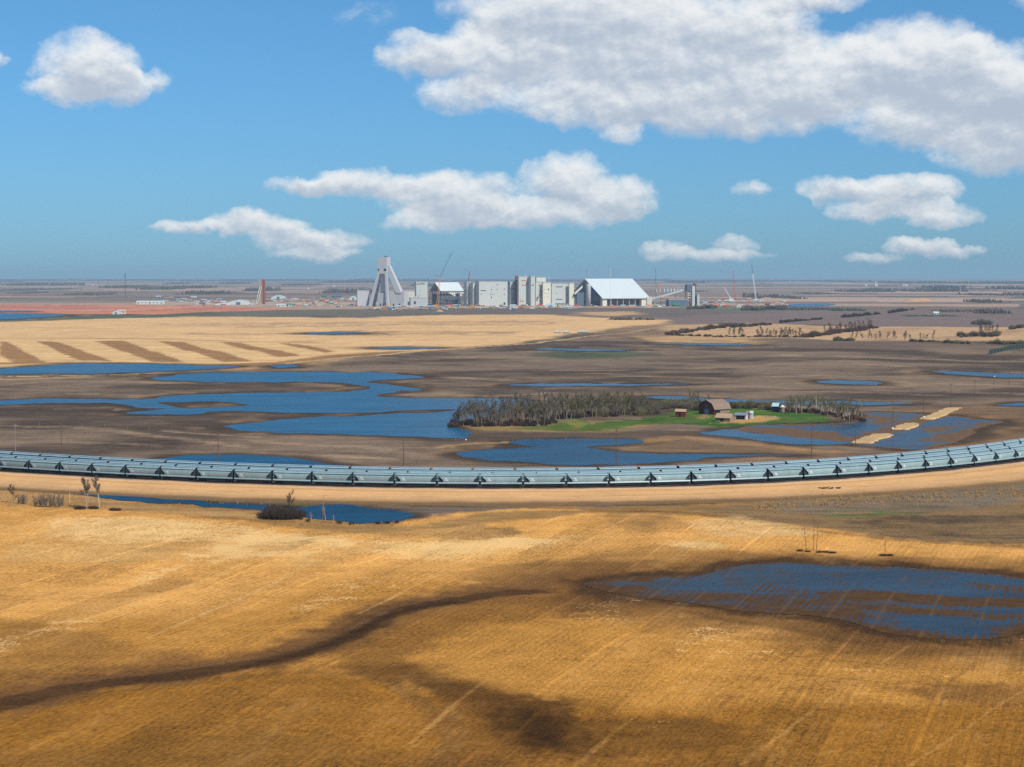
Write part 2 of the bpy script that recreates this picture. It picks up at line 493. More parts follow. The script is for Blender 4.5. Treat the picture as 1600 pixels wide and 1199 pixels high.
def rail_off(X, Y):          # signed offset from the near track, + away from camera (approximate, by nearest point)
    yl = np.polyval(_pf, np.clip(X, -330, 330) / 200.0)
    sl = np.polyval(np.polyder(_pf), np.clip(X, -330, 330) / 200.0) / 200.0
    return (Y - yl) / np.sqrt(1 + sl * sl)

# ------------------------------------------------------------------ ground relief
def ground_z(X, Y):
    X = np.asarray(X, float); Y = np.asarray(Y, float)
    z = (fbm(X / 140, Y / 140, 3, 51) - 0.5) * 4.2 + (fbm(X / 34, Y / 40, 3, 71) - 0.5) * 0.9
    fade = sstep(60, 10, np.abs(rail_off(X, Y) + 12) - 32) * (np.abs(X) < 420)
    far = sstep(4300, 1800, Y)
    z = z * (1 - fade) * (0.25 + 0.75 * far)
    return z
POND_LIST = list(PW.values()) + [FLW, MAW]
def pond_sd(X, Y, reach=60.0):
    X = np.asarray(X, float); Y = np.asarray(Y, float)
    d = np.full(X.shape, 1e9)
    for W in POND_LIST:
        m = (X > W[:, 0].min() - reach) & (X < W[:, 0].max() + reach) & (Y > W[:, 1].min() - reach) & (Y < W[:, 1].max() + reach)
        if m.any():
            d[m] = np.minimum(d[m], sdist(X[m], Y[m], W))
    m = (X > ISW[:, 0].min() - 9) & (X < ISW[:, 0].max() + 9) & (Y > ISW[:, 1].min() - 9) & (Y < ISW[:, 1].max() + 9)
    if m.any():
        d[m] = np.maximum(d[m], -sdist(X[m], Y[m], ISW))
    return d
def full_z(X, Y, sd=None):
    sd = pond_sd(X, Y, 90.0) if sd is None else sd
    return ground_z(X, Y) * sstep(2, 60, sd) - 0.02
def gz(x, y):
    return float(full_z(np.array([x]), np.array([y]))[0])

# ------------------------------------------------------------------ ground sheet
def build_ground():
    yp = np.concatenate([np.arange(4.0, 12, 0.5), np.arange(12, 60, 0.8), np.arange(60, 180, 1.1), np.arange(180, 800, 1.7), np.arange(800, 1000, 8)])
    Yr = F * H / yp
    Yr = np.concatenate([Yr[::1], [200, 150, 100, 50, 0, -100, -400, -1500]])
    px = np.concatenate([[-9000, -5000, -3000, -1800, -1200, -800, -500, -320], np.arange(-200, 1801, 2.6), [1920, 2100, 2400, 2800, 3400, 4600, 6600, 10600]])
    U = (px - 800) / F
    Wd = np.maximum(Yr, 260.0)
    X = U[None, :] * Wd[:, None]
    Y = np.repeat(Yr[:, None], len(U), 1)
    sh = X.shape
    Xf = X.ravel(); Yf = Y.ravel()
    sd = pond_sd(Xf, Yf, 90.0)
    z = full_z(Xf, Yf, sd)
    z = np.where(Yf > 9000, -0.02, z)
    col = paint(Xf, Yf, sd)
    nr, nc = sh
    idx = np.arange(nr * nc).reshape(nr, nc)
    q = np.stack([idx[1:, :-1], idx[1:, 1:], idx[:-1, 1:], idx[:-1, :-1]], -1).reshape(-1, 4)
    me = bpy.data.meshes.new('ground')
    me.vertices.add(nr * nc)
    me.vertices.foreach_set('co', np.stack([Xf, Yf, z], 1).astype(np.float32).ravel())
    me.loops.add(q.size); me.polygons.add(len(q))
    me.loops.foreach_set('vertex_index', q.ravel().astype(np.int32))
    me.polygons.foreach_set('loop_start', (np.arange(len(q)) * 4).astype(np.int32))
    me.polygons.foreach_set('loop_total', np.full(len(q), 4, np.int32))
    me.polygons.foreach_set('use_smooth', np.ones(len(q), bool))
    a = me.attributes.new('straw', 'FLOAT', 'POINT'); a.data.foreach_set('value', straw(Xf, Yf).astype(np.float32))
    a = me.attributes.new('soil', 'FLOAT_COLOR', 'POINT')
    a.data.foreach_set('color', col.astype(np.float32).ravel())
    me.update(calc_edges=True)
    me.materials.append(ground_mat())
    o = link('ground', me)
    tag(o, kind='structure')

ROW_DIR = np.array([12.9, 43.0]); ROW_DIR = ROW_DIR / np.linalg.norm(ROW_DIR)
ROW_ANG = math.atan2(ROW_DIR[1], ROW_DIR[0])

def ground_mat():
    m, nt, bs, out = new_mat('soil_and_stubble')
    at = node(nt, 'ShaderNodeAttribute'); at.attribute_name = 'soil'
    geo = node(nt, 'ShaderNodeNewGeometry')
    P = geo.outputs['Position']
    fine = noise_n(nt, P, 1.1, 4, 0.65)
    mid = noise_n(nt, P, 0.11, 6, 0.6)
    mp = node(nt, 'ShaderNodeMapping'); mp.vector_type = 'TEXTURE'; mp.inputs['Rotation'].default_value = (0, 0, ROW_ANG); mp.inputs['Scale'].default_value = (40, 0.55, 1)
    nt.links.new(P, mp.inputs[0])
    rows = noise_n(nt, mp.outputs[0], 1.0, 4, 0.62)
    mp2 = node(nt, 'ShaderNodeMapping'); mp2.vector_type = 'TEXTURE'; mp2.inputs['Rotation'].default_value = (0, 0, ROW_ANG); mp2.inputs['Scale'].default_value = (170, 15, 1)
    nt.links.new(P, mp2.inputs[0])
    passes = noise_n(nt, mp2.outputs[0], 1.0, 2, 0.5)
    # faint drill rows and wheel tracks
    mp3 = node(nt, 'ShaderNodeMapping'); mp3.vector_type = 'TEXTURE'; mp3.inputs['Rotation'].default_value = (0, 0, ROW_ANG); mp3.inputs['Scale'].default_value = (1, 1, 1)
    nt.links.new(P, mp3.inputs[0])
    sx = node(nt, 'ShaderNodeSeparateXYZ'); nt.links.new(mp3.outputs[0], sx.inputs[0])
    wob = math_n(nt, 'MULTIPLY', noise_n(nt, P, 0.006, 1), 14.0)
    cc = math_n(nt, 'ADD', sx.outputs[1], wob)
    drill = math_n(nt, 'SINE', math_n(nt, 'MULTIPLY', cc, 2 * math.pi / 1.8))
    fr = math_n(nt, 'ABSOLUTE', math_n(nt, 'SUBTRACT', math_n(nt, 'FRACT', math_n(nt, 'DIVIDE', cc, 23.0)), 0.5))
    tr = node(nt, 'ShaderNodeMapRange'); nt.links.new(fr, tr.inputs[0]); tr.inputs[1].default_value = 0.012; tr.inputs[2].default_value = 0.026; tr.inputs[3].default_value = 1; tr.inputs[4].default_value = 0
    chaff = node(nt, 'ShaderNodeMapRange'); mpc = node(nt, 'ShaderNodeMapping'); mpc.vector_type = 'TEXTURE'; mpc.inputs['Rotation'].default_value = (0, 0, ROW_ANG); mpc.inputs['Scale'].default_value = (9.0, 1.6, 1)
    nt.links.new(P, mpc.inputs[0])
    chn = noise_n(nt, mpc.outputs[0], 1.0, 5, 0.7)
    nt.links.new(math_n(nt, 'MULTIPLY_ADD', passes, 0.8, math_n(nt, 'MULTIPLY_ADD', mid, 0.35, math_n(nt, 'MULTIPLY', chn, 0.8))), chaff.inputs[0]); chaff.inputs[1].default_value = 1.02; chaff.inputs[2].default_value = 1.24
    al = at.outputs['Alpha']
    mpf = node(nt, 'ShaderNodeMapping'); mpf.vector_type = 'TEXTURE'; mpf.inputs['Rotation'].default_value = (0, 0, ROW_ANG); mpf.inputs['Scale'].default_value = (1.5, 0.42, 1)
    nt.links.new(P, mpf.inputs[0])
    speck = noise_n(nt, mpf.outputs[0], 1.0, 2, 0.5)
    st = node(nt, 'ShaderNodeAttribute'); st.attribute_name = 'straw'
    mh = node(nt, 'ShaderNodeMapping'); mh.vector_type = 'TEXTURE'; mh.inputs['Rotation'].default_value = (0, 0, R(-7)); mh.inputs['Scale'].default_value = (6.5, 4.2, 1)
    nt.links.new(P, mh.inputs[0])
    hn = noise_n(nt, mh.outputs[0], 1.0, 6, 0.72)
    rn = math_n(nt, 'MULTIPLY_ADD', speck, 0.45, math_n(nt, 'MULTIPLY_ADD', hn, 0.75, -0.1))
    sd_ = math_n(nt, 'SUBTRACT', math_n(nt, 'ADD', math_n(nt, 'MULTIPLY', math_n(nt, 'SUBTRACT', rn, 0.5), 2.6), st.outputs['Fac']), 0.62)
    sm = node(nt, 'ShaderNodeMapRange'); sm.interpolation_type = 'SMOOTHSTEP'; nt.links.new(sd_, sm.inputs[0]); sm.inputs[1].default_value = -0.10; sm.inputs[2].default_value = 0.16
    sdk = math_n(nt, 'SUBTRACT', math_n(nt, 'ADD', math_n(nt, 'MULTIPLY', math_n(nt, 'SUBTRACT', 0.5, hn), 2.6), math_n(nt, 'MULTIPLY', st.outputs['Fac'], -1.0)), 0.62)
    dm = node(nt, 'ShaderNodeMapRange'); dm.interpolation_type = 'SMOOTHSTEP'; nt.links.new(sdk, dm.inputs[0]); dm.inputs[1].default_value = -0.1; dm.inputs[2].default_value = 0.25
    f = math_n(nt, 'MULTIPLY', math_n(nt, 'SUBTRACT', fine, 0.5), 1.3)
    f = math_n(nt, 'ADD', f, math_n(nt, 'MULTIPLY', math_n(nt, 'SUBTRACT', mid, 0.5), 0.75))
    g = math_n(nt, 'MULTIPLY', math_n(nt, 'SUBTRACT', rows, 0.5), 0.3)
    g = math_n(nt, 'ADD', g, math_n(nt, 'MULTIPLY', math_n(nt, 'SUBTRACT', passes, 0.5), 0.4))
    wnz = node(nt, 'ShaderNodeTexWhiteNoise', noise_dimensions='1D')
    nt.links.new(math_n(nt, 'FLOOR', math_n(nt, 'DIVIDE', math_n(nt, 'ADD', cc, math_n(nt, 'MULTIPLY', fine, 1.2)), 12.5)), wnz.inputs['W'])
    msk = node(nt, 'ShaderNodeMapRange'); nt.links.new(noise_n(nt, P, 0.017, 3, .6), msk.inputs[0]); msk.inputs[1].default_value = .35; msk.inputs[2].default_value = .65
    g = math_n(nt, 'ADD', g, math_n(nt, 'MULTIPLY', math_n(nt, 'MULTIPLY', math_n(nt, 'SUBTRACT', wnz.outputs['Value'], 0.5), msk.outputs[0]), 0.42))
    g = math_n(nt, 'ADD', g, math_n(nt, 'MULTIPLY', drill, 0.05))
    g = math_n(nt, 'ADD', g, math_n(nt, 'MULTIPLY', tr.outputs[0], math_n(nt, 'MULTIPLY', math_n(nt, 'SUBTRACT', noise_n(nt, P, 0.035, 4, .7), 0.44), 2.2)))
    f = math_n(nt, 'ADD', f, math_n(nt, 'MULTIPLY', g, al))
    mpt = node(nt, 'ShaderNodeMapping'); mpt.vector_type = 'TEXTURE'; mpt.inputs['Rotation'].default_value = (0, 0, R(-6)); mpt.inputs['Scale'].default_value = (46, 5.0, 1)
    nt.links.new(P, mpt.inputs[0])
    till = noise_n(nt, mpt.outputs[0], 1.0, 6, 0.68)
    mpg = node(nt, 'ShaderNodeMapping'); mpg.vector_type = 'TEXTURE'; mpg.inputs['Rotation'].default_value = (0, 0, R(5)); mpg.inputs['Scale'].default_value = (130, 34, 1)
    nt.links.new(P, mpg.inputs[0])
    till2 = noise_n(nt, mpg.outputs[0], 1.0, 5, 0.7)
    f = math_n(nt, 'ADD', f, math_n(nt, 'MULTIPLY', math_n(nt, 'SUBTRACT', till2, 0.5), math_n(nt, 'MULTIPLY_ADD', al, -1.1, 1.15)))
    f = math_n(nt, 'ADD', f, math_n(nt, 'MULTIPLY', math_n(nt, 'SUBTRACT', till, 0.5), math_n(nt, 'MULTIPLY_ADD', al, -1.0, 1.35)))
    f = math_n(nt, 'ADD', f, math_n(nt, 'MULTIPLY', math_n(nt, 'SUBTRACT', speck, 0.5), math_n(nt, 'MULTIPLY_ADD', al, 0.3, 1.0)))
    k = math_n(nt, 'MAXIMUM', math_n(nt, 'ADD', f, 1.0), 0.25)
    c1 = vmath(nt, 'SCALE', at.outputs['Color'], None, k)
    c2 = mix_col(nt, math_n(nt, 'MULTIPLY', math_n(nt, 'MULTIPLY', chaff.outputs[0], al), 0.10), c1, S(236, 196, 132))
    c2 = mix_col(nt, math_n(nt, 'MULTIPLY', sm.outputs[0], math_n(nt, 'MULTIPLY_ADD', al, 0.62, 0.0)), c2, S(246, 200, 130))
    c2 = mix_col(nt, math_n(nt, 'MULTIPLY', dm.outputs[0], math_n(nt, 'MULTIPLY', al, 0.5)), c2, S(112, 74, 34))
    nt.links.new(c2, bs.inputs['Base Color'])
    bs.inputs['Roughness'].default_value = 1.0; bs.inputs['Specular IOR Level'].default_value = 0.05
    b = node(nt, 'ShaderNodeBump'); b.inputs['Strength'].default_value = 0.5; b.inputs['Distance'].default_value = 0.35
    nt.links.new(math_n(nt, 'ADD', fine, math_n(nt, 'MULTIPLY', rows, 0.8)), b.inputs['Height'])
    nt.links.new(b.outputs[0], bs.inputs['Normal'])
    return m

STRAW = [([(90,815),(220,808),(420,822),(390,846),(220,850),(110,842)], .55), ([(280,868),(420,832),(560,842),(500,866),(330,880)], .5), ([(480,830),(570,826),(640,842),(560,850)], .35), ([(300,862),(400,826),(540,836),(480,866)], .3),
 ([(560,850),(700,838),(850,832),(800,850),(640,876)], .4), ([(440,946),(520,908),(600,896),(640,912),(560,940),(480,962)], .5), ([(170,900),(300,868),(330,878),(220,912)], .45), ([(0,1000),(160,955),(330,900),(340,906),(170,966),(0,1020)], .35),
 ([(300,925),(430,868),(450,874),(320,936)], .4), ([(670,850),(860,836),(940,826),(900,846),(720,868)], .4), ([(1090,815),(1150,808),(1270,828),(1240,840),(1110,842)], .45), ([(1040,852),(1080,848),(1130,856),(1080,862)], .55),
 ([(620,1080),(780,1010),(840,1000),(700,1080)], .3), ([(1060,1030),(1200,1020),(1420,1050),(1600,1060),(1600,1072),(1350,1060),(1150,1050)], .35), ([(950,1175),(1030,1120),(1060,1122),(1000,1178)], .3), ([(60,1190),(180,1130),(260,1115),(150,1180)], .3),
 ([(880,950),(1000,925),(1040,935),(960,985),(880,990)], .25), ([(1010,1010),(1130,975),(1180,990),(1080,1030)], .3)]
DARKS = [([(180,855),(270,850),(330,862),(200,866)], .5), ([(370,850),(480,844),(500,858),(400,862)], .5), ([(300,890),(420,870),(560,880),(520,905),(340,910)], .28), ([(150,935),(300,905),(420,915),(380,950),(200,962)], .22), ([(640,890),(780,880),(760,900),(660,905)], .3),
 ([(200,1120),(480,1090),(640,1120),(560,1160),(260,1170)], .22), ([(1000,1090),(1300,1080),(1500,1120),(1200,1140)], .25), ([(1200,1030),(1600,1035),(1600,1050),(1250,1048)], .4), ([(0,1150),(200,1130),(240,1199),(0,1230)], .25)]
def straw(X, Y):
    v = np.where(Y > 395, .06, -.04) + (fbm(X / 45, Y / 70, 3, 601) - .5) * .5
    n = (fbm(X / 7, Y / 12, 3, 611) - .5) * 12
    for sign, lst in ((1, STRAW), (-1, DARKS)):
        for pts, s in lst:
            W = world_outline(pts, 1)
            m = (X > W[:, 0].min() - 15) & (X < W[:, 0].max() + 15) & (Y > W[:, 1].min() - 15) & (Y < W[:, 1].max() + 15)
            v[m] = v[m] + sign * s * sstep(5, -5, sdist(X[m], Y[m], W) + n[m])
    return v

# colour of the soil, stubble and grass at each spot of the plain
class Painter:
    def __init__(s, X, Y, base):
        s.X, s.Y = X, Y
        s.c = np.empty((len(X), 4)); s.c[:] = (*base, 0)
        s.nx = (fbm(X / 60, Y / 90, 4, 401) - 0.5); s.ny = (fbm(X / 60 + 31, Y / 90 + 7, 4, 402) - 0.5)
        s.n2 = fbm(X / 22, Y / 30, 4, 405); s.n3 = fbm(X / 3.2, Y / 5.5, 3, 407) - .5
    def _apply(s, m, sd, rgb, soft, alpha, row, patchy):
        sd = sd + s.n3[m] * np.minimum(soft * 2.2, 9)
        a = sstep(soft * .7, -soft * .7, sd) * alpha
        if patchy:
            a = a * (1 - patchy + patchy * sstep(0.35, 0.62, s.n2[m]))
        c = s.c[m]
        tgt = np.array([*S(*rgb, K), c[0, 3] if row is None else row])
        if row is None:
            c[:, :3] = c[:, :3] * (1 - a[:, None]) + tgt[:3] * a[:, None]
        else:
            c = c * (1 - a[:, None]) + tgt * a[:, None]
        s.c[m] = c
    def poly(s, pts, rgb, soft=4.0, warp=8.0, alpha=1.0, row=None, patchy=0.0, sm=0):
        W = world_outline(pts, sm) if sm else world_outline(pts, 1)
        mg = soft * 1.2 + warp
        m = (s.X > W[:, 0].min() - mg) & (s.X < W[:, 0].max() + mg) & (s.Y > W[:, 1].min() - mg * 1.5) & (s.Y < W[:, 1].max() + mg * 1.5)
        if not m.any(): return
        sd = sdist(s.X[m] + s.nx[m] * warp * 2, s.Y[m] + s.ny[m] * warp * 3, W)
        s._apply(m, sd, rgb, soft, alpha, row, patchy)
    def path(s, pts, width, rgb, soft=2.0, warp=3.0, alpha=1.0, row=None, patchy=0.0):
        W = world_outline(pts, 6, closed=False)
        mg = soft * 1.2 + warp + width
        m = (s.X > W[:, 0].min() - mg) & (s.X < W[:, 0].max() + mg) & (s.Y > W[:, 1].min() - mg * 1.5) & (s.Y < W[:, 1].max() + mg * 1.5)
        if not m.any(): return
        sd = seg_dist(s.X[m] + s.nx[m] * warp * 2, s.Y[m] + s.ny[m] * warp * 3, W, closed=False) - width
        s._apply(m, sd, rgb, soft, alpha, row, patchy)

def paint(X, Y, sd):
    p = Painter(X, Y, S(118, 100, 84, K))
    c = p.c
    # ---- far country: quarter sections of different crops
    ca, sa = math.cos(R(-14)), math.sin(R(-14))
    u = X * ca + Y * sa; v = -X * sa + Y * ca
    iu = np.floor(u / 800 + 0.15 * (vnoise(u / 900, v / 900, 9) - .5)); iv = np.floor(v / 420)
    h = _hash(iu, iv, 77)
    pal = np.array([S(*q, K) for q in [(150,126,112),(136,114,100),(168,140,122),(122,106,96),(186,156,132),(112,100,92),(128,116,100),(176,148,126)]])
    fc = pal[(h * 7.99).astype(int)]
    far = sstep(4200, 5000, Y + (vnoise(X / 300, Y / 300, 4) - .5) * 500)
    c[:, :3] = c[:, :3] * (1 - far[:, None]) + fc * far[:, None]
    # ---- plough-land between the ponds: rolling light crests and dark hollows
    w_ = (Y > 700) & (Y < 4300)
    m1 = fbm(X / 75, Y / 85, 4, 21)
    k = sstep(0.32, 0.68, m1)[:, None]
    plough = np.array(S(86, 71, 58, K)) * (1 - k) + np.array(S(132, 110, 88, K)) * k
    c[w_, :3] = plough[w_] * (1 - far[w_, None]) + c[w_, :3] * far[w_, None]
    # ---- wide regions
    p.poly([(960,484),(1700,484),(1700,512),(1500,520),(1300,508),(1040,506),(960,500)], (128,108,98), 60, 40)
    p.poly([(1000,480.5),(1200,481.5),(1345,481),(1330,485),(1180,486.5),(1000,486)], (101,112,84), 60, 30)
    p.poly([(500,482),(1010,481),(1200,487),(1060,496),(860,492),(600,497),(480,493)], (116,101,90), 60, 40)
    p.poly([(900,488),(985,486.5),(1000,491),(960,494),(900,492)], (196,158,112), 40, 30)
    p.poly([(640,476),(1060,476),(1060,481),(640,482)], (188,150,120), 40, 30, 0.85)
    p.poly([(-100,474),(260,474),(420,478),(700,474),(700,482),(420,487),(-100,484)], (178,150,128), 40, 30, .9)
    p.poly([(-600,476),(120,476),(300,478),(420,482),(470,484),(330,488),(250,491),(-600,491)], (206,132,98), 25, 25)
    p.poly([(-100,476),(300,477),(420,482),(330,487),(-100,490)], (176,108,88), 25, 40, .8, patchy=1.0)
    p.poly([(-60,480),(200,478),(320,480),(200,486),(-60,488)], (222,164,124), 12, 40, .6, patchy=1.0)
    p.poly([(-60,478),(150,479),(230,482),(120,484),(-60,483)], (184,112,100), 30, 20, .7)
    p.poly([(-100,499),(0,500),(110,495),(250,492),(330,487),(330,490),(250,496),(100,501),(-100,505)], (92,98,74), 20, 15)
    p.poly([(330,489),(420,484.5),(600,483),(700,489),(560,494),(330,495.5)], (112,104,86), 40, 30)
    # tan stubble west
    p.poly([(-1500,508),(0,504),(160,498),(330,495),(560,497),(700,492),(850,492),(930,496),(1040,500),(1040,508),(960,515),(850,529),(760,540),(640,551),(540,560),(460,574),(380,578),(300,575),(-1500,578)], (222,178,122), 25, 25, row=0.0)
    p.poly([(250,506),(900,500),(860,508),(300,512)], (176,140,102), 30, 60, .75, patchy=.8)
    p.poly([(300,520),(640,521),(600,524),(300,523)], (120,100,86), 20, 40, .8, patchy=.6)
    p.poly([(540,516),(800,520),(780,524),(560,522)], (150,120,92), 30, 60, .7, patchy=.7)
    p.path([(-40,528),(200,529),(330,532),(480,535)], 14, (150,122,86), 14, 8, .6)
    q = .3375
    for S_ in ([(0,100),(40,100),(215,195),(75,203),(0,165)], [(160,95),(265,98),(530,190),(355,185)], [(430,97),(570,97),(860,192),(695,190)], [(730,103),(850,105),(1180,188),(1030,192)], [(1000,102),(1110,105),(1400,165),(1290,172)], [(1280,105),(1390,110),(1560,150),(1500,155)]):
        p.poly([(x * q, 500 + y * q) for x, y in S_], (160,118,74), 4, 1.0)
    for S_ in ([(40,100),(160,95),(355,185),(215,195)], [(265,98),(430,97),(695,190),(530,190)], [(570,97),(730,103),(1030,192),(860,192)], [(850,105),(1000,102),(1290,172),(1180,188)], [(1110,105),(1280,105),(1500,155),(1400,165)]):
        p.poly([(x * q, 500 + y * q) for x, y in S_], (222,180,122), 4, 1.0)
    p.poly([(-60,566),(60,566.5),(200,565),(330,567),(430,566),(520,556),(640,549),(640,552),(540,561),(450,574),(340,571),(250,568),(100,568.5),(-60,571)], (146,108,66), 12, 10, .9)
    p.path([(-60,590),(0,588.5),(100,587),(200,585),(300,578.5),(380,574),(460,567.5),(560,559),(680,548),(800,539),(900,528),(1000,517),(1060,508)], 4, (199,164,116), 4, 2)
    p.path([(-60,594),(20,592),(120,590)], 10, (196,154,104), 12, 6, .8)
    # middle distance, east
    p.poly([(960,515),(1040,506),(1180,508),(1240,514),(1200,520),(1060,526),(930,530)], (152,120,90), 30, 30, .8, patchy=.5)
    p.poly([(1000,526),(1130,524),(1225,532),(1180,538),(1040,536)], (202,160,106), 25, 25, .9, patchy=.4)
    p.poly([(1040,509),(1180,505),(1260,509),(1390,511),(1600,512),(1700,514),(1700,533),(1560,533),(1440,533),(1300,530),(1140,527),(1040,522)], (194,156,112), 20, 14)
    for k_ in range(9):
        yy = 512 + k_ * 2.3
        p.path([(1250 + k_ * 14, yy), (1450, yy + 1.3), (1680, yy + 2.6)], 5, (150,116,86), 6, 3, .7)
    p.poly([(1180,530),(1420,533),(1560,536),(1540,545),(1400,547),(1220,543)], (120,98,80), 25, 20, .8)
    p.poly([(820,552),(880,549.5),(980,550),(1010,554),(960,559),(880,559)], (84,92,66), 15, 20, .8)
    p.poly([(780,604),(1180,604),(1240,612),(1000,616),(800,612)], (84,70,60), 25, 40, .6, patchy=.5)
    p.poly([(620,575),(860,566),(1100,566),(1060,574),(820,580)], (134,112,94), 30, 50, .6, patchy=.4)
    p.poly([(1380,640),(1700,636),(1700,690),(1560,700),(1500,690),(1520,655),(1440,646)], (122,92,62), 14, 14, .9, patchy=.3)
    for pts, w_, a_ in [([(-20,668),(100,669),(200,679),(300,690),(380,697)], 5, .6), ([(100,693),(180,695),(240,699)], 4, .5), ([(250,674),(330,680),(400,684)], 3, .5), ([(-20,604),(60,598),(150,596),(260,600)], 6, .5), ([(120,614),(210,617)], 4, .6), ([(300,706),(420,712),(560,722)], 4, .5),
       ([(420,690),(520,697),(620,704)], 5, .5), ([(520,712),(620,718)], 4, .5), ([(90,640),(180,637),(190,642)], 4, .5), ([(640,592),(700,589),(775,592)], 10, .6), ([(690,615),(770,618),(860,613)], 6, .6), ([(660,562),(740,557),(860,556)], 12, .5), ([(760,575),(880,578),(990,577)], 10, .45),
       ([(900,590),(1000,588),(1100,590)], 12, .5), ([(1040,604),(1120,603),(1240,606)], 8, .5), ([(1100,573),(1230,570),(1400,573)], 14, .5), ([(1180,588),(1330,586),(1440,590)], 10, .45), ([(1380,604),(1500,600),(1640,606)], 10, .5), ([(1220,612),(1340,614),(1460,618)], 7, .5), ([(1240,556),(1400,560),(1600,562)], 14, .5), ([(620,630),(690,634)], 4, .6), ([(1480,612),(1600,616)], 6, .6)]:
        p.path(pts, w_, (172, 144, 112), w_ * .8, w_ * 1.2, a_, patchy=.5)
    for pts, w_, a_ in [([(700,605),(780,606),(900,609)], 8, .6), ([(300,660),(420,662)], 5, .5), ([(0,640),(120,642)], 6, .5), ([(1260,610),(1420,608)], 8, .5), ([(1130,560),(1260,562)], 14, .4), ([(640,600),(720,610)], 6, .5), ([(440,706),(560,710),(640,716)], 4, .4)]:
        p.path(pts, w_, (74, 62, 52), w_, w_ * 1.2, a_, patchy=.4)
    # shores: a dark drying rim, then pale salt / dead grass
    nz = fbm(X / 18, Y / 26, 3, 88)
    sc = np.clip(Y / 800, .5, 4)
    near = (sd < 1e8)
    rim = near & (Y < 4200)
    a = sstep(26, 6, sd / sc + (nz - .5) * 26) * sstep(700, 800, Y) * .7
    pale = np.array(S(168, 132, 92, K)); a2 = a * sstep(.45, .7, nz)
    c[rim, :3] = c[rim, :3] * (1 - a2[rim, None]) + pale * a2[rim, None]
    a = sstep(13, 2, sd / sc + (nz - .5) * 10) * .9
    dk = np.array(S(72, 58, 44, K))
    c[rim, :3] = c[rim, :3] * (1 - a[rim, None]) + dk * a[rim, None]
    # ---- trackside
    ro = rail_off(X, Y)
    m = (ro > -150) & (ro < 90) & (np.abs(X) < 420)
    nn = fbm(X / 16, Y / 22, 4, 61)
    cc_ = c[m]; r = ro[m] + (nn[m] - .5) * 12
    def band(a0, a1, rgb, al=1.0, soft=6):
        w1 = (sstep(a0 - soft, a0 + soft, r) * sstep(a1 + soft, a1 - soft, r) * al)[:, None]
        return cc_[:, :3] * (1 - w1) + np.array(S(*rgb, K)) * w1
    cc_[:, :3] = band(30, 60, (128,102,72), .7, 12)
    c[m] = cc_
    # ---- near ground: grass strip and big stubble field
    p.poly([(-2600,800),(-300,790),(0,785),(200,795),(400,808),(560,824),(700,800),(860,790),(1000,795),(1160,812),(1400,830),(1900,850),(3800,860),(3800,1600),(-2600,1600)], (214,154,78), 5, 5, row=1.0)
    p.poly([(-60,760),(120,770),(420,800),(640,822),(740,800),(1100,785),(1700,735),(1700,775),(1180,812),(900,800),(700,822),(560,832),(380,815),(180,800),(-60,785)], (160,120,68), 5, 6, row=.2)
    p.poly([(-60,770),(60,768),(200,785),(400,805),(420,812),(180,800),(-60,786)], (184,140,84), 4, 5, .8, row=.2)
    p.path([(-40,757),(120,765),(330,778),(520,787),(700,784),(860,783)], 5, (116,92,58), 5, 5, .85)
    p.path([(640,788),(800,786),(960,786),(1100,784),(1240,775),(1400,763),(1640,736)], 6, (98,76,48), 5, 5, .9)
    p.path([(340,775),(380,778),(420,780)], 3, (92,112,44), 3, 3, .9)
    p.path([(250,780),(400,783),(500,790)], 3, (112,110,56), 4, 5, .6)
    p.path([(760,790),(850,792),(960,797),(1100,806),(1240,826),(1420,842),(1700,862)], 3.0, (140,98,50), 3, 3, .8)
    p.poly([(1060,796),(1180,785),(1320,775),(1700,748),(1700,845),(1560,850),(1400,838),(1240,820),(1120,806)], (138,108,70), 6, 8, 1, row=.1)
    p.poly([(1190,783),(1330,775),(1700,752),(1700,775),(1400,800),(1230,800)], (120,106,88), 5, 8, .9, row=0, patchy=.4)
    p.poly([(1330,812),(1420,800),(1560,795),(1700,800),(1700,835),(1560,838),(1420,830)], (88,72,52), 6, 14, .9, row=0, patchy=.75)
    p.path([(1310,806),(1370,803),(1420,800)], 3, (96,104,56), 4, 5, .8, patchy=.4)
    p.path([(1290,798),(1380,796),(1440,790)], 3, (96,100,60), 4, 5, .6, patchy=.4)
    # lighter chaff
    p.poly([(0,830),(200,818),(420,830),(640,845),(800,840),(940,818),(900,850),(760,880),(560,885),(340,870),(120,862)], (228,180,110), 10, 30, .5, row=1, patchy=.8)
    p.poly([(60,815),(180,812),(420,822),(380,842),(220,838),(80,836)], (236,190,122), 6, 12, .6, patchy=.8)
    p.poly([(280,852),(400,828),(560,838),(480,856),(330,858)], (232,186,118), 6, 12, .55, patchy=.7)
    p.poly([(620,846),(720,842),(880,836),(930,822),(840,850),(700,872),(600,862)], (226,180,110), 6, 14, .6, patchy=.5)
    p.poly([(1060,815),(1150,806),(1270,828),(1260,840),(1140,842),(1080,836)], (214,172,112), 5, 10, .8, patchy=.3)
    p.poly([(1040,850),(1080,846),(1130,856),(1090,862),(1050,860)], (216,172,106), 4, 6, .8)
    p.poly([(560,826),(700,812),(800,826),(760,840),(640,838)], (160,122,72), 5, 10, .7, patchy=.4)
    p.path([(690,842),(780,838),(800,830),(770,824)], 2, (140,104,60), 3, 4, .7)
    p.poly([(930,800),(1040,806),(1060,830),(980,836),(920,820)], (146,108,62), 6, 10, .75, patchy=.4)
    p.poly([(1000,850),(1060,862),(1240,870),(1700,872),(1700,905),(1400,885),(1160,880),(1020,900),(860,910),(820,890)], (158,112,56), 6, 10, .8, patchy=.2)
    p.poly([(735,905),(760,890),(860,878),(1000,880),(960,905),(900,925),(860,930),(760,925)], (128,88,44), 6, 10, .8, patchy=.35)
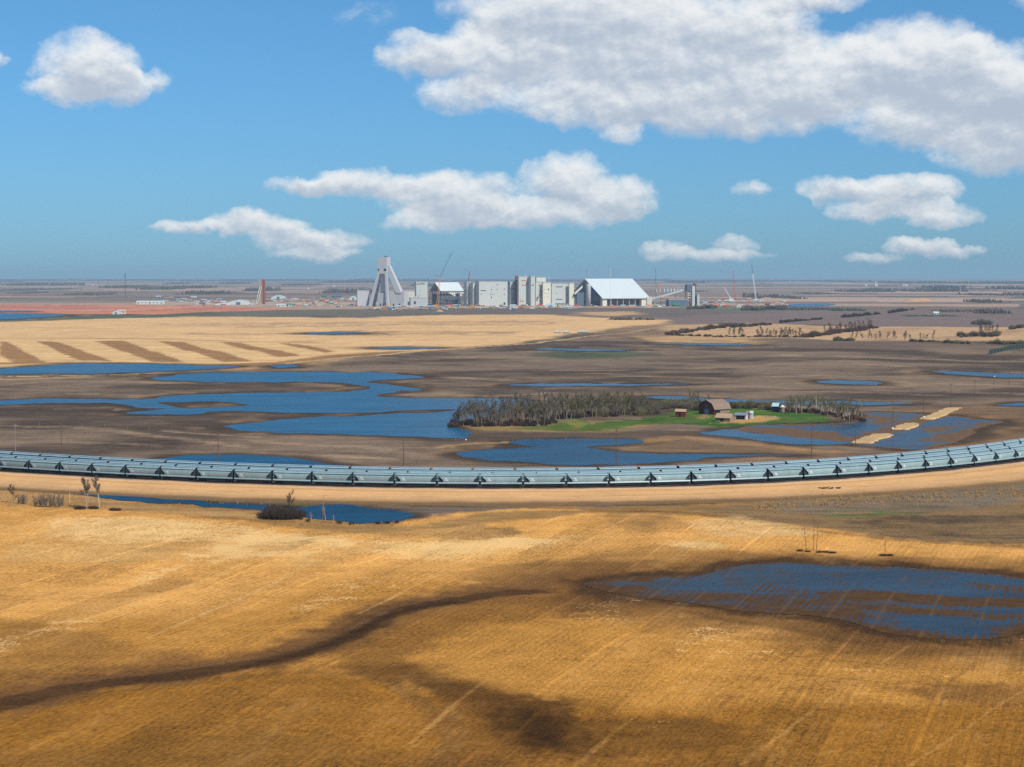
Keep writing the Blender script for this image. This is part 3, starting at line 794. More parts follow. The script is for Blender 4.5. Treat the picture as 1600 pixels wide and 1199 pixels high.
    # lower half: cloud shade and vignette painted into the stubble colour
    p.poly([(-2600,1000),(0,985),(300,950),(560,900),(760,930),(900,940),(1080,985),(1300,1010),(3800,1020),(3800,1600),(-2600,1600)], (180,124,50), 18, 25, .8, row=1)
    p.poly([(-2600,1100),(200,1060),(500,1060),(900,1090),(3800,1070),(3800,1600),(-2600,1600)], (144,94,28), 14, 20, .8, row=1)
    p.poly([(-300,960),(0,965),(140,1000),(330,1040),(180,1060),(0,1080),(-300,1120)], (128,88,42), 9, 14, .6, patchy=.2)
    p.poly([(500,1010),(700,940),(830,925),(960,935),(1010,950),(800,985),(660,1030),(800,1060),(960,1100),(880,1120),(700,1090),(520,1060)], (116,76,30), 8, 12, .75, patchy=.2)
    # flooded hollow's rim
    fd = sdist(X[:], Y[:], FLW) if False else None
    mm = (Y < 560) & (Y > 380) & (X > -20) & (X < 190)
    fd = sdist(X[mm], Y[mm], FLW) + (nz[mm] - .5) * 16 + p.n3[mm] * 8
    cm = c[mm]
    a = (sstep(34, 4, fd + np.where(Y[mm] < 470, -8, 4)) * .85)[:, None]
    cm[:, :3] = cm[:, :3] * (1 - a) + np.array(S(104, 70, 34, K)) * a
    a = (sstep(10, 2, fd) * .85)[:, None]
    cm[:, :3] = cm[:, :3] * (1 - a) + np.array(S(66, 46, 26, K)) * a
    c[mm] = cm
    p.path([(980,936),(1100,962),(1240,985),(1380,1010),(1500,1022),(1700,1018)], 1.4, (112,78,40), 2, 2, .7)
    # the muddy swale
    SW = [(-60,1110),(0,1096),(110,1072),(250,1060),(380,1046),(470,1026),(540,1000),(620,962),(700,942),(770,930),(830,926)]
    p.path([(x, y - 8) for x, y in SW], 9, (134,92,46), 6, 4, .85, row=.4)
    p.path([(x, y - 3) for x, y in SW], 7, (112,76,38), 3, 3, .9, row=.2)
    p.path([(x, y + 9) for x, y in SW[6:]], 5, (140,96,46), 4, 4, .8)
    p.path(SW, 4.0, (80,54,28), 1.6, 2.0, .95, row=0)
    p.path([(x, y + 2) for x, y in SW[4:-2]], 1.6, (58,38,18), 1.2, 1.5, .75, row=0)
    p.path([(x, y - 9) for x, y in SW[2:]], 1.0, (112,80,46), 1.2, 1.5, .7)
    p.path([(0,1118),(120,1086),(300,1070),(470,1058),(600,1072),(660,1100),(690,1130),(700,1165),(690,1210)], 2.0, (118,82,40), 2.5, 3, .6)
    p.poly([(560,1050),(640,1045),(800,1075),(890,1098),(925,1140),(900,1165),(840,1160),(800,1125),(700,1090)], (88,58,22), 7, 8, .8, patchy=.1, row=.3)
    p.poly([(815,1105),(880,1102),(925,1140),(915,1165),(870,1168),(830,1150)], (34,22,8), 5, 5, .97, row=0)
    p.poly([(740,1092),(800,1088),(880,1098),(935,1128),(925,1150),(880,1118),(800,1106)], (84,54,20), 6, 7, .7, row=.2)
    p.poly([(690,1100),(760,1092),(900,1100),(930,1150),(890,1178),(760,1205),(690,1205),(704,1150)], (124,82,34), 5, 6, .7)
    p.poly([(1180,1060),(1400,1040),(1700,1045),(1700,1060),(1440,1058),(1200,1075)], (184,128,56), 6, 12, .5, row=1)
    p.poly([(100,1110),(300,1082),(480,1076),(590,1092),(670,1130),(690,1165),(640,1199),(300,1150),(80,1150)], (158,106,40), 6, 6, .7, row=1)
    p.poly([(880,1120),(1010,1115),(1130,1120),(1180,1150),(1170,1178),(1060,1180),(920,1180)], (112,74,28), 6, 8, .75, row=.4)
    p.poly([(600,1180),(900,1185),(1200,1180),(1400,1195),(1700,1185),(1700,1260),(600,1260)], (112,74,34), 7, 10, .6, patchy=.3)
    p.poly([(-60,1170),(300,1150),(560,1165),(600,1260),(-60,1260)], (130,90,38), 9, 14, .6, patchy=.3)
    p.poly([(1370,1070),(1440,1056),(1700,1060),(1700,1105),(1480,1100),(1400,1090)], (112,74,34), 6, 10, .7, patchy=.4)
    p.poly([(800,1095),(860,1092),(930,1130),(925,1170),(840,1172),(790,1140)], (92,60,22), 8, 8, .7, row=.3)
    p.poly([(818,1108),(880,1106),(922,1138),(914,1164),(868,1166),(832,1146)], (50,32,11), 9, 9, .9, row=.1, patchy=.15)
    for pts, c_ in [([(0,1004),(150,956),(300,908),(480,845)], (226,180,112)), ([(80,1010),(260,938),(420,872),(520,832)], (150,104,50)), ([(230,1000),(420,912),(560,845)], (228,182,116)), ([(440,985),(560,920),(700,850)], (160,112,56)), ([(560,965),(700,890),(820,838)], (224,178,110)),
       ([(640,1170),(800,1040),(900,960)], (196,142,74)), ([(760,1190),(930,1050),(1040,965)], (120,80,36)), ([(900,1199),(1080,1060),(1180,985)], (200,146,78)), ([(1010,1199),(1190,1060),(1290,985)], (122,82,36)), ([(1160,1199),(1330,1070),(1420,1010)], (198,144,76)), ([(1290,1199),(1450,1090),(1560,1010)], (124,84,38)), ([(1420,1199),(1600,1080)], (196,142,74)),
       ([(960,1085),(1200,1100),(1420,1135),(1640,1150)], (118,80,36)), ([(900,1040),(1150,1052),(1400,1072),(1640,1078)], (124,86,40)), ([(1040,1012),(1250,1030),(1450,1044),(1640,1046)], (122,84,40)), ([(0,1150),(220,1130),(420,1140),(560,1165)], (116,78,32)), ([(60,905),(260,895),(460,905)], (162,114,58)), ([(340,880),(520,870),(700,876)], (164,116,60))]:
        p.path(pts, .35, c_, .5, .8, .55, patchy=.5)
    # ---- farm green and causeway banks
    GREEN = [(858,669),(885,658),(905,655),(925,660),(950,657),(1000,655),(1060,645),(1120,640),(1180,641),(1240,643),(1294,651),(1296,658),(1240,661),(1190,663),(1120,668),(1060,662),(1000,663),(930,669)]
    p.poly([(720,664),(760,659),(860,660),(1000,654),(1050,652),(1060,660),(960,672),(860,674),(760,672)], (150,122,76), 5, 5, .9)
    p.poly(GREEN, (60,98,36), 4, 4, 1, row=0)
    p.poly(GREEN, (100,112,52), 4, 4, .6, patchy=1.0)
    p.poly([(800,668),(880,661),(960,664),(1000,668),(900,672)], (88,102,44), 4, 6, .8)
    p.poly([(880,658),(902,655),(922,661),(905,666)], (134,128,66), 3, 3, .8)
    p.poly([(1110,662),(1160,656),(1190,651),(1215,652),(1220,657),(1160,662)], (192,148,88), 3, 3, .9)
    p.poly([(1085,652),(1105,648),(1115,654),(1095,656)], (170,140,88), 3, 3, .7)
    p.poly([(680,668),(740,672),(900,676),(1040,670),(1100,676),(1060,690),(1010,686),(900,682),(760,690),(690,690)], (98,80,64), 8, 10, .9)
    p.path([(1000,692),(1060,684),(1120,690),(1180,696),(1240,703),(1300,705)], 7, (172,128,80), 6, 6, .85, patchy=.4)
    p.poly([(1000,700),(1060,690),(1180,698),(1260,706),(1100,708),(980,704)], (124,96,66), 6, 6, .7)
    p.path([(860,714),(1000,728),(1150,724),(1280,714),(1420,706),(1560,690)], 4, (152,108,66), 5, 4, .8, patchy=.4)
    p.path([(690,700),(740,694),(800,691)], 3, (178,140,92), 4, 4, .8)
    return np.clip(c, 0, 1)
build_ground()
# ------------------------------------------------------------------ water
def water_mat(name, cover=False, spec=0.36,  deep=(0.006, 0.058, 0.105), wave=0.09, cover_col=None, veg_scale=(10, 1.0, 1)):
    m, nt, bs, out = new_mat(name)
    geo = node(nt, 'ShaderNodeNewGeometry'); P = geo.outputs['Position']
    mpw = node(nt, 'ShaderNodeMapping'); mpw.vector_type = 'TEXTURE'; mpw.inputs['Rotation'].default_value = (0, 0, R(12)); mpw.inputs['Scale'].default_value = (70, 22, 1)
    nt.links.new(P, mpw.inputs[0])
    pr = node(nt, 'ShaderNodeMapRange'); nt.links.new(noise_n(nt, mpw.outputs[0], 1.0, 5, 0.65), pr.inputs[0]); pr.inputs[1].default_value = .3; pr.inputs[2].default_value = .7
    dcol = mix_col(nt, pr.outputs[0], tuple(v * .7 for v in deep), tuple(v * 1.9 for v in deep))
    nt.links.new(dcol, bs.inputs['Base Color'])
    bs.inputs['Roughness'].default_value = 0.3; bs.inputs['IOR'].default_value = 1.33
    bs.inputs['Specular IOR Level'].default_value = spec
    n1 = noise_n(nt, P, 0.9, 3, 0.6); n2 = noise_n(nt, P, 0.22, 3, 0.5)
    calm = node(nt, 'ShaderNodeMapRange'); nt.links.new(noise_n(nt, P, 0.008, 3, 0.5), calm.inputs[0])
    calm.inputs[1].default_value = 0.35; calm.inputs[2].default_value = 0.65; calm.inputs[3].default_value = 0.55; calm.inputs[4].default_value = 1.15
    h = math_n(nt, 'MULTIPLY', math_n(nt, 'ADD', math_n(nt, 'MULTIPLY', n1, 0.34), math_n(nt, 'MULTIPLY', n2, 0.5)), calm.outputs[0])
    b = node(nt, 'ShaderNodeBump'); b.inputs['Strength'].default_value = 1.0; b.inputs['Distance'].default_value = wave
    nt.links.new(h, b.inputs['Height']); nt.links.new(b.outputs[0], bs.inputs['Normal'])
    if cover:
        at = node(nt, 'ShaderNodeAttribute'); at.attribute_name = 'cover'
        mp = node(nt, 'ShaderNodeMapping'); mp.vector_type = 'TEXTURE'; mp.inputs['Rotation'].default_value = (0, 0, ROW_ANG); mp.inputs['Scale'].default_value = veg_scale
        nt.links.new(P, mp.inputs[0])
        r1 = noise_n(nt, mp.outputs[0], 1.0, 4, 0.7)
        r2 = noise_n(nt, P, 0.07, 6, 0.65)
        sx = node(nt, 'ShaderNodeSeparateXYZ')
        mp3 = node(nt, 'ShaderNodeMapping'); mp3.vector_type = 'TEXTURE'; mp3.inputs['Rotation'].default_value = (0, 0, ROW_ANG)
        nt.links.new(P, mp3.inputs[0]); nt.links.new(mp3.outputs[0], sx.inputs[0])
        dr = math_n(nt, 'SINE', math_n(nt, 'MULTIPLY', sx.outputs[1], 2 * math.pi / 1.6))
        t = math_n(nt, 'ADD', math_n(nt, 'MULTIPLY', r1, 0.95), math_n(nt, 'MULTIPLY', r2, 1.1))
        t = math_n(nt, 'ADD', t, math_n(nt, 'MULTIPLY', dr, 0.10 if veg_scale[0] > 5 else 0.0))
        t = math_n(nt, 'ADD', t, math_n(nt, 'MULTIPLY', at.outputs['Fac'], 0.62))
        mr = node(nt, 'ShaderNodeMapRange'); nt.links.new(t, mr.inputs[0]); mr.inputs[1].default_value = COVER_T; mr.inputs[2].default_value = COVER_T + (0.34 if veg_scale[0] > 5 else 0.14)
        mr.inputs[4].default_value = 0.96
        veg = nt.nodes.new('ShaderNodeBsdfDiffuse')
        vc = mix_col(nt, noise_n(nt, P, 0.25, 4, .7), cover_col[0], cover_col[1])
        nt.links.new(vc, veg.inputs[0])
        if veg_scale[0] > 5:
            fr = math_n(nt, 'ABSOLUTE', math_n(nt, 'SUBTRACT', math_n(nt, 'FRACT', math_n(nt, 'DIVIDE', math_n(nt, 'ADD', sx.outputs[1], math_n(nt, 'MULTIPLY', noise_n(nt, P, 0.008, 1), 3.0)), 11.0)), 0.5))
            tl = node(nt, 'ShaderNodeMapRange'); nt.links.new(fr, tl.inputs[0]); tl.inputs[1].default_value = 0.02; tl.inputs[2].default_value = 0.055; tl.inputs[3].default_value = 0.30; tl.inputs[4].default_value = 0
            vc = mix_col(nt, math_n(nt, 'MULTIPLY', tl.outputs[0], 0.35), vc, S(176, 140, 92)); nt.links.new(vc, veg.inputs[0])
            ls = math_n(nt, 'MULTIPLY', tl.outputs[0], math_n(nt, 'GREATER_THAN', noise_n(nt, P, 0.09, 5, .7), 0.53))
            mrx = math_n(nt, 'MAXIMUM', mr.outputs[0], math_n(nt, 'MULTIPLY', ls, 0.1))
        else:
            mrx = mr.outputs[0]
        mx = nt.nodes.new('ShaderNodeMixShader')
        nt.links.new(mrx, mx.inputs[0]); nt.links.new(bs.outputs[0], mx.inputs[1]); nt.links.new(veg.outputs[0], mx.inputs[2])
        nt.links.new(mx.outputs[0], out.inputs[0])
    return m

COVER_T = 1.22
WATER = water_mat('pond_water')
WATER_D = water_mat('ditch_water', spec=0.03, deep=(0.003, 0.035, 0.07))
WATER_M = water_mat('shore_water', spec=0.05, deep=(0.003, 0.045, 0.09))
def build_pond(name, W, z, holes=(), wm=None):
    loops = [[Vector((x, y, 0)) for x, y in W]] + [[Vector((x, y, 0)) for x, y in h] for h in holes]
    tris = tessellate_polygon(loops)
    vs = [(v.x, v.y, z) for l in loops for v in l]
    fs = []
    for a, b, c in tris:
        va, vb, vc = vs[a], vs[b], vs[c]
        n = (vb[0] - va[0]) * (vc[1] - va[1]) - (vb[1] - va[1]) * (vc[0] - va[0])
        fs.append((a, b, c) if n > 0 else (a, c, b))
    me = bpy.data.meshes.new(name); me.from_pydata(vs, [], fs); me.materials.append(wm or WATER); me.update()
    o = link(name, me); tag(o, kind='structure')
for i, (k, W) in enumerate(PW.items()):
    build_pond('pond_water', W, 0.05 + 0.012 * i, (ISW,) if k == 'main_pond' else (), {'ditch_pond': WATER_D, 'center_pond': WATER_M, 'trackside_pond': WATER_M}.get(k))

def grid_water(name, W, z, mat_, step, coverfn):
    x0, y0 = W.min(0); x1, y1 = W.max(0)
    sx, sy = step
    xs = np.arange(x0 - sx, x1 + 2 * sx, sx); ys = np.arange(y0 - sy, y1 + 2 * sy, sy)
    X, Y = np.meshgrid(xs, ys); sh = X.shape
    sd = sdist(X.ravel(), Y.ravel(), W)
    cov = coverfn(X.ravel(), Y.ravel(), sd)
    idx = np.arange(sh[0] * sh[1]).reshape(sh)
    q = np.stack([idx[:-1, :-1], idx[:-1, 1:], idx[1:, 1:], idx[1:, :-1]], -1).reshape(-1, 4)
    q = q[(sd[q] < 0).all(1)]
    used = np.unique(q); remap = -np.ones(idx.size, int); remap[used] = np.arange(len(used))
    V = np.stack([X.ravel()[used], Y.ravel()[used], np.full(len(used), z)], 1)
    me = bpy.data.meshes.new(name)
    me.from_pydata(V.tolist(), [], remap[q].tolist())
    a = me.attributes.new('cover', 'FLOAT', 'POINT'); a.data.foreach_set('value', cov[used].astype(np.float32))
    me.materials.append(mat_); me.update()
    o = link(name, me); tag(o, kind='structure')

BARS = [([(1300,930),(1350,924),(1480,930),(1600,935),(1700,938),(1700,966),(1600,950),(1480,948),(1380,941),(1300,938)], .75),
        ([(1290,938),(1380,944),(1520,958),(1640,962),(1640,972),(1500,966),(1400,958),(1320,952),(1270,945)], .6),
        ([(1290,955),(1340,952),(1350,985),(1300,966)], .7), ([(1180,945),(1300,957),(1370,988),(1300,975),(1184,956)], .35),
        ([(1410,975),(1480,978),(1540,985),(1500,992),(1420,985)], .2), ([(940,905),(1040,903),(1080,908),(1000,918),(930,915)], .18),
        ([(1480,905),(1600,915),(1600,925),(1500,918)], .3), ([(1150,915),(1290,922),(1280,930),(1150,925)], .22)]
def flood_cover(X, Y, sd):
    c = sstep(-16, -1, sd + (fbm(X / 8, Y / 11, 4, 5) - .5) * 22) * .8
    for pts, s in BARS:
        W = world_outline(pts, 3)
        c = np.maximum(c, sstep(4, -4, sdist(X, Y, W) + (fbm(X / 12, Y / 12, 3, 15) - .5) * 12) * s)
    W = world_outline([(1100,884),(1280,880),(1420,888),(1540,896),(1620,905),(1620,916),(1500,908),(1320,896),(1200,900),(1080,906)], 3)
    c -= sstep(4, -6, sdist(X, Y, W)) * .55
    W = world_outline([(1240,968),(1400,960),(1600,968),(1600,985),(1480,997),(1380,985)], 3)
    c -= sstep(4, -4, sdist(X, Y, W)) * .12
    W = world_outline([(950,914),(1100,922),(1290,936),(1340,958),(1270,966),(1184,956),(1068,941),(985,931)], 3)
    c = np.maximum(c, sstep(5, -5, sdist(X, Y, W) + (fbm(X / 9, Y / 12, 3, 35) - .5) * 14) * .5)
    return c + .27
grid_water('flood_water', FLW, 0.06, water_mat('flood_water', True, 0.13, (0.010, 0.024, 0.036), 0.2, (S(40, 34, 32), S(118, 82, 42)), (12, 0.8, 1)), (0.9, 1.2), flood_cover)
def marsh_cover(X, Y, sd):
    c = sstep(-8, 0, sd + (fbm(X / 9, Y / 14, 3, 5) - .5) * 10) * .7
    for pts, s in [([(1160,672),(1240,668),(1290,675),(1330,684),(1310,690),(1240,682)], .75), ([(1440,690),(1500,672),(1520,660),(1560,662),(1500,690)], .7),
                   ([(1350,652),(1420,648),(1416,660),(1360,662)], .4), ([(1440,668),(1520,662),(1500,672),(1450,675)], .5), ([(1230,664),(1290,663),(1280,670),(1230,669)], .3)]:
        W = world_outline(pts, 3)
        c = np.maximum(c, sstep(8, -8, sdist(X, Y, W) + (fbm(X / 16, Y / 25, 3, 15) - .5) * 24) * s)
    W = world_outline([(1330,693),(1400,669),(1440,655),(1510,639)], 3, False)
    c = np.maximum(c, sstep(9, 2, seg_dist(X, Y, W, False) + (fbm(X / 5, Y / 8, 3, 45) - .5) * 9) * .75)
    return c + .17
grid_water('marsh_water', MAW, 0.04, water_mat('marsh_water', True, 0.2, (0.010, 0.034, 0.056), 0.15, (S(80, 62, 46), S(140, 108, 78)), (3.0, 1.6, 1)), (1.5, 2.2), marsh_cover)

# ------------------------------------------------------------------ causeway stubs of the flooded road
def build_causeway(pts, label):
    P0 = world_outline(pts, 1)
    W = np.concatenate([P0[i] + (P0[(i + 1) % len(P0)] - P0[i]) * np.linspace(0, 1, 9)[:-1, None] for i in range(len(P0))])
    W[:, 0] += (fbm(W[:, 0] / 3, W[:, 1] / 5, 3, 77) - .5) * 3.4; W[:, 1] += (fbm(W[:, 0] / 3 + 9, W[:, 1] / 5, 3, 78) - .5) * 7
    n = len(W)
    c = W.mean(0)
    out = c + (W - c) * 1.12
    mb = MB()
    vs = [(x, y, 0.75) for x, y in W] + [(x, y, -0.1) for x, y in out]
    fs = [tuple(range(n))] + [(i, n + i, n + (i + 1) % n, (i + 1) % n) for i in range(n)]
    A = sum(W[i, 0] * W[(i + 1) % n, 1] - W[(i + 1) % n, 0] * W[i, 1] for i in range(n))
    if A < 0: fs = [f[::-1] for f in fs]
    mb.add(vs, fs)
    o = mb.build('gravel_road', MATS['causeway'])
    tag(o, kind='structure')
mat('causeway', S(200, 164, 112), 1.0, .3, .12, bump=.4)
build_causeway([(1333,692.2),(1347,686.5),(1366,680),(1392,679.6),(1394,681.2),(1377,687.6),(1360,692.4)], '')
build_causeway([(1395,671.4),(1401,668),(1413,663),(1432,663),(1437,664.4),(1421,671.4)], '')
build_causeway([(1442,654.6),(1454,650),(1470,642.5),(1482,639),(1508,639),(1496,641.2),(1472,651),(1458,655.2)], '')

# ------------------------------------------------------------------ railway bank
def build_bank():
    prof = [(-50, -0.3), (-44, .22), (-36, .42), (-22, .55), (-14, .62), (-7.5, .66), (-6, .60), (-3.4, .95), (-2.2, RAILZ - .16), (2.2, RAILZ - .16), (3.4, .97), (7.5, .97), (8.6, RAILZ - .16), (24, RAILZ - .16), (25.5, .9), (31, -.25)]
    rows = [offset_line(LINE[::6], d) for d, z in prof]
    n = len(rows[0]); vs = []; fs = []
    rnd = np.random.RandomState(3)
    for (d, z), r in zip(prof, rows):
        j = (fbm(r[:, 0] / 9, r[:, 1] / 9 + d, 3, 9) - .5)
        for i in range(n):
            vs.append((r[i, 0], r[i, 1], z + (j[i] * .5 if d < -6.5 else 0)))
    for k in range(len(prof) - 1):
        for i in range(n - 1):
            fs.append((k * n + i, k * n + i + 1, (k + 1) * n + i + 1, (k + 1) * n + i))
    me = bpy.data.meshes.new('railway_bank'); me.from_pydata(vs, [], fs)
    m, nt, bs, out = new_mat('bank_soil')
    geo = node(nt, 'ShaderNodeNewGeometry'); P = geo.outputs['Position']
    a = noise_n(nt, P, .05, 6, .6); b = noise_n(nt, P, .7, 4, .65)
    at = node(nt, 'ShaderNodeAttribute'); at.attribute_name = 'across'
    cr = node(nt, 'ShaderNodeValToRGB'); nt.links.new(math_n(nt, 'ADD', at.outputs['Fac'], math_n(nt, 'MULTIPLY', math_n(nt, 'SUBTRACT', a, .5), .05)), cr.inputs[0])
    el_ = cr.color_ramp.elements
    el_[0].position = 0.0; el_[0].color = (*S(118, 94, 62), 1)
    el_[1].position = 1.0; el_[1].color = (*S(128, 98, 66), 1)
    for pos, c in ((.10, (132,102,68)), (.17, (196,152,102)), (.24, (214,166,112)), (.44, (226,174,114)), (.505, (210,156,98)), (.525, (226,180,126)), (.566, (206,166,124)), (.585, (62,54,48)), (.90, (92,78,66)), (.93, (160,118,76))):  # dark stops beneath the tracks: the train's shadow painted into the ballast
        e = el_.new(pos); e.color = (*S(*c), 1)
    av = node(nt, 'ShaderNodeCombineXYZ'); nt.links.new(math_n(nt, 'MULTIPLY', at.outputs['Fac'], 46.0), av.inputs[1]); nt.links.new(math_n(nt, 'MULTIPLY', noise_n(nt, P, .012, 2), 6.0), av.inputs[0])
    lanes = noise_n(nt, av.outputs[0], 1.0, 4, .7)
    b = math_n(nt, 'MULTIPLY_ADD', lanes, 1.5, math_n(nt, 'SUBTRACT', b, .75))
    k = math_n(nt, 'ADD', 1.0, math_n(nt, 'ADD', math_n(nt, 'MULTIPLY', math_n(nt, 'SUBTRACT', b, .5), .6), math_n(nt, 'MULTIPLY', math_n(nt, 'SUBTRACT', a, .5), .5)))
    nt.links.new(vmath(nt, 'SCALE', cr.outputs[0], None, k), bs.inputs['Base Color'])
    bs.inputs['Roughness'].default_value = 1; bs.inputs['Specular IOR Level'].default_value = .05
    bp = node(nt, 'ShaderNodeBump'); bp.inputs['Strength'].default_value = .6; bp.inputs['Distance'].default_value = .25
    nt.links.new(b, bp.inputs['Height']); nt.links.new(bp.outputs[0], bs.inputs['Normal'])
    ac = me.attributes.new('across', 'FLOAT', 'POINT')
    ac.data.foreach_set('value', np.repeat([(d + 50) / 81.0 for d, z in prof], n).astype(np.float32))
    me.materials.append(m)
    me.polygons.foreach_set('use_smooth', [True] * len(me.polygons)); me.update()
    o = link('railway_bank', me); tag(o, kind='structure')
build_bank()

STEEL = mat('rail_steel', (.16, .12, .10), .5, .2, 2.0, .6)
TIE = mat('sleeper_wood', (.07, .055, .045), .9, .25, 2.0)
def build_track(d):
    L = offset_line(LINE, d); s = arclen(L)
    n = int(s[-1] / 4)
    pts = np.stack([np.interp(np.linspace(0, s[-1], n), s, L[:, i]) for i in (0, 1)], 1)
    mb = MB(); mt = MB()
    for side in (-.72, .72):
        r0 = offset_line(pts, side - .04); r1 = offset_line(pts, side + .04)
        o = len(mb.v)
        for i in range(n):
            for (p, z) in ((r0[i], RAILZ - .155), (r0[i], RAILZ), (r1[i], RAILZ), (r1[i], RAILZ - .155)):
                mb.v.append((p[0], p[1], z))
        for i in range(n - 1):
            for k in range(3):
                a = o + i * 4 + k
                mb.f.append([a, a + 4, a + 5, a + 1]); mb.mi.append(0)
    m = int(s[-1] / .9)
    cp = np.stack([np.interp(np.linspace(0, s[-1], m), s, L[:, i]) for i in (0, 1)], 1)
    T = np.gradient(cp, axis=0); T /= np.linalg.norm(T, axis=1)[:, None]
    for i in range(m):
        t = T[i]; nrm = np.array([-t[1], t[0]])
        a = cp[i] - nrm * 1.25 - t * .12
        mt.frame((a[0], a[1], RAILZ - .30), (nrm[0] * 2.5, nrm[1] * 2.5, 0), (t[0] * .24, t[1] * .24, 0), (0, 0, .148))
    root = bpy.data.objects.new('railway_track', mb.mesh('railway_track', STEEL)); COL.objects.link(root)
    tag(root, kind='structure')
    tag(mt.build('sleepers', TIE, root), kind='stuff')
for d in TRACKS:
    build_track(d)

# ------------------------------------------------------------------ covered hopper wagon
PAINT = mat('wagon_paint', S(142, 168, 170), .42, .22, .35, 0, .45, streak=(1, 1, .25))
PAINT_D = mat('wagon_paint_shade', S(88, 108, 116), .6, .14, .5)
SLOPE_L = mat('wagon_gusset_filler', S(46, 58, 64), .7, .2, .5)
SLOPE = mat('wagon_slope_shaded', S(24, 30, 34), .7, .2, .5)  # near black: shade of the wagon ends put into the colour
ROOFM = mat('wagon_roof', S(152, 188, 204), .4, .10, .4, 0, .45)
GALV = mat('galvanised_grating', S(205, 216, 220), .5, .10, 1.5, .2)
BLK = mat('underframe_black', (.018, .018, .020), .7, .3, 1.2)
WHEELM = mat('wheel_steel', (.05, .045, .042), .55, .25, 2.0, .5)
WHITE_P = mat('stencil_white', S(236, 238, 236), .6, .06, 1.0)
HL = 7.6          # half of the coupled length
SEC = [(1.36, 1.72), (1.50, 2.1), (1.60, 2.7), (1.58, 3.25), (1.50, 3.75), (1.44, 4.02), (1.46, 4.06), (1.05, 4.38), (.55, 4.58), (0.0, 4.62)]
def sec_y(z):
    for (y0, z0), (y1, z1) in zip(SEC, SEC[1:]):
        if z0 <= z <= z1: return y0 + (y1 - y0) * (z - z0) / (z1 - z0 + 1e-9)
    return SEC[0][0]
def zlow(x):
    t = [(0, 1.72), (5.30, 1.72), (5.46, 2.1), (5.62, 2.7), (6.15, 3.15), (6.65, 3.6), (7.1, 4.0)]
    x = abs(x)
    for (a, b), (c, d) in zip(t, t[1:]):
        if a <= x <= c: return b + (d - b) * (x - a) / (c - a)
    return t[-1][1]
def wagon_body():
    xs = [-7.1, -6.65, -6.15, -5.62, -5.46, -5.30, -2.7, 0, 2.7, 5.30, 5.46, 5.62, 6.15, 6.65, 7.1]
    mb = MB(); rings = []
    for x in xs:
        zl = zlow(x)
        half = [(sec_y(zl), zl) if z < zl else (y, z) for y, z in SEC]
        ring = half + [(-y, z) for y, z in reversed(half[:-1])]
        o = len(mb.v)
        mb.v += [(x, y, z) for y, z in ring]
        rings.append((o, len(ring)))
    for (a, n), (b, _) in zip(rings, rings[1:]):
        for i in range(n - 1):
            mb.f.append([a + i, b + i, b + i + 1, a + i + 1]); mb.mi.append(0)
        mb.f.append([a + n - 1, b + n - 1, b, a]); mb.mi.append(1)
    a, n = rings[0]; mb.f.append([a + i for i in range(n)]); mb.mi.append(1)
    a, n = rings[-1]; mb.f.append([a + n - 1 - i for i in range(n)]); mb.mi.append(1)
    # eave rail along both sides and weld ribs
    for s in (-1, 1):
        mb.cur = 1
        mb.box(-7.1, 7.1, s * 1.53 - .05, s * 1.53 + .05, 3.93, 4.07)
    mb.cur = 0
    return mb.mesh('hopper_body', [PAINT, SLOPE])
def wagon_roof():
    mb = MB(); mb.box(-6.6, 6.6, -.30, .30, 4.625, 4.76)
    for k in range(12):
        x = -6.3 + k * 1.145
        mb.box(x - .05, x + .05, -.36, .36, 4.74, 4.80)
    return mb.mesh('roof_hatch', ROOFM)
def wagon_walk(s):
    mb = MB()
    mb.box(-7.3, 7.3, s * .62 - .16 if s > 0 else -.78, s * .62 + .16 if s > 0 else -.46, 4.70, 4.745)
    for k in range(13):
        x = -7.0 + k * 1.166
        mb.box(x - .04, x + .04, s * .62 - .1, s * .62 + .1, 4.5, 4.70)
    return mb.mesh('running_board', GALV)
def wagon_sill(s):
    mb = MB(); y = s * 1.40
    mb.prism_x([(y - .1 * s, 1.16), (y + .12 * s, 1.16), (y + .16 * s, 1.35), (y - .02 * s, 1.715), (y - .1 * s, 1.715)][::s], -7.25, 7.25)
    return mb.mesh('side_sill', PAINT)
def wagon_under():
    mb = MB()
    mb.box(-7.3, 7.3, -.32, .32, .95, 1.5)
    mb.box(-7.25, 7.25, -1.28, 1.28, 1.50, 1.58)
    for x in (-3.6, -1.2, 1.2, 3.6):
        mb.add([(x - 1.1, -1.1, 1.48), (x + 1.1, -1.1, 1.48), (x + 1.1, 1.1, 1.48), (x - 1.1, 1.1, 1.48), (x - .35, -.6, .45), (x + .35, -.6, .45), (x + .35, .6, .45), (x - .35, .6, .45)],
               [(4, 7, 6, 5), (0, 4, 5, 1), (1, 5, 6, 2), (2, 6, 7, 3), (3, 7, 4, 0)])
    mb.box(-4.3, 4.3, -1.15, 1.15, .42, 1.2)  # solid black mass added to darken the gap below the wagon
    for s in (-1, 1):
        mb.box(s * 5.45 - 1.4, s * 5.45 + 1.4, -.5, .5, .5, 1.2)
        mb.box(s * 7.45 - .2, s * 7.45 + .2, -.14, .14, .88, 1.12)
    return mb.mesh('underframe', BLK)
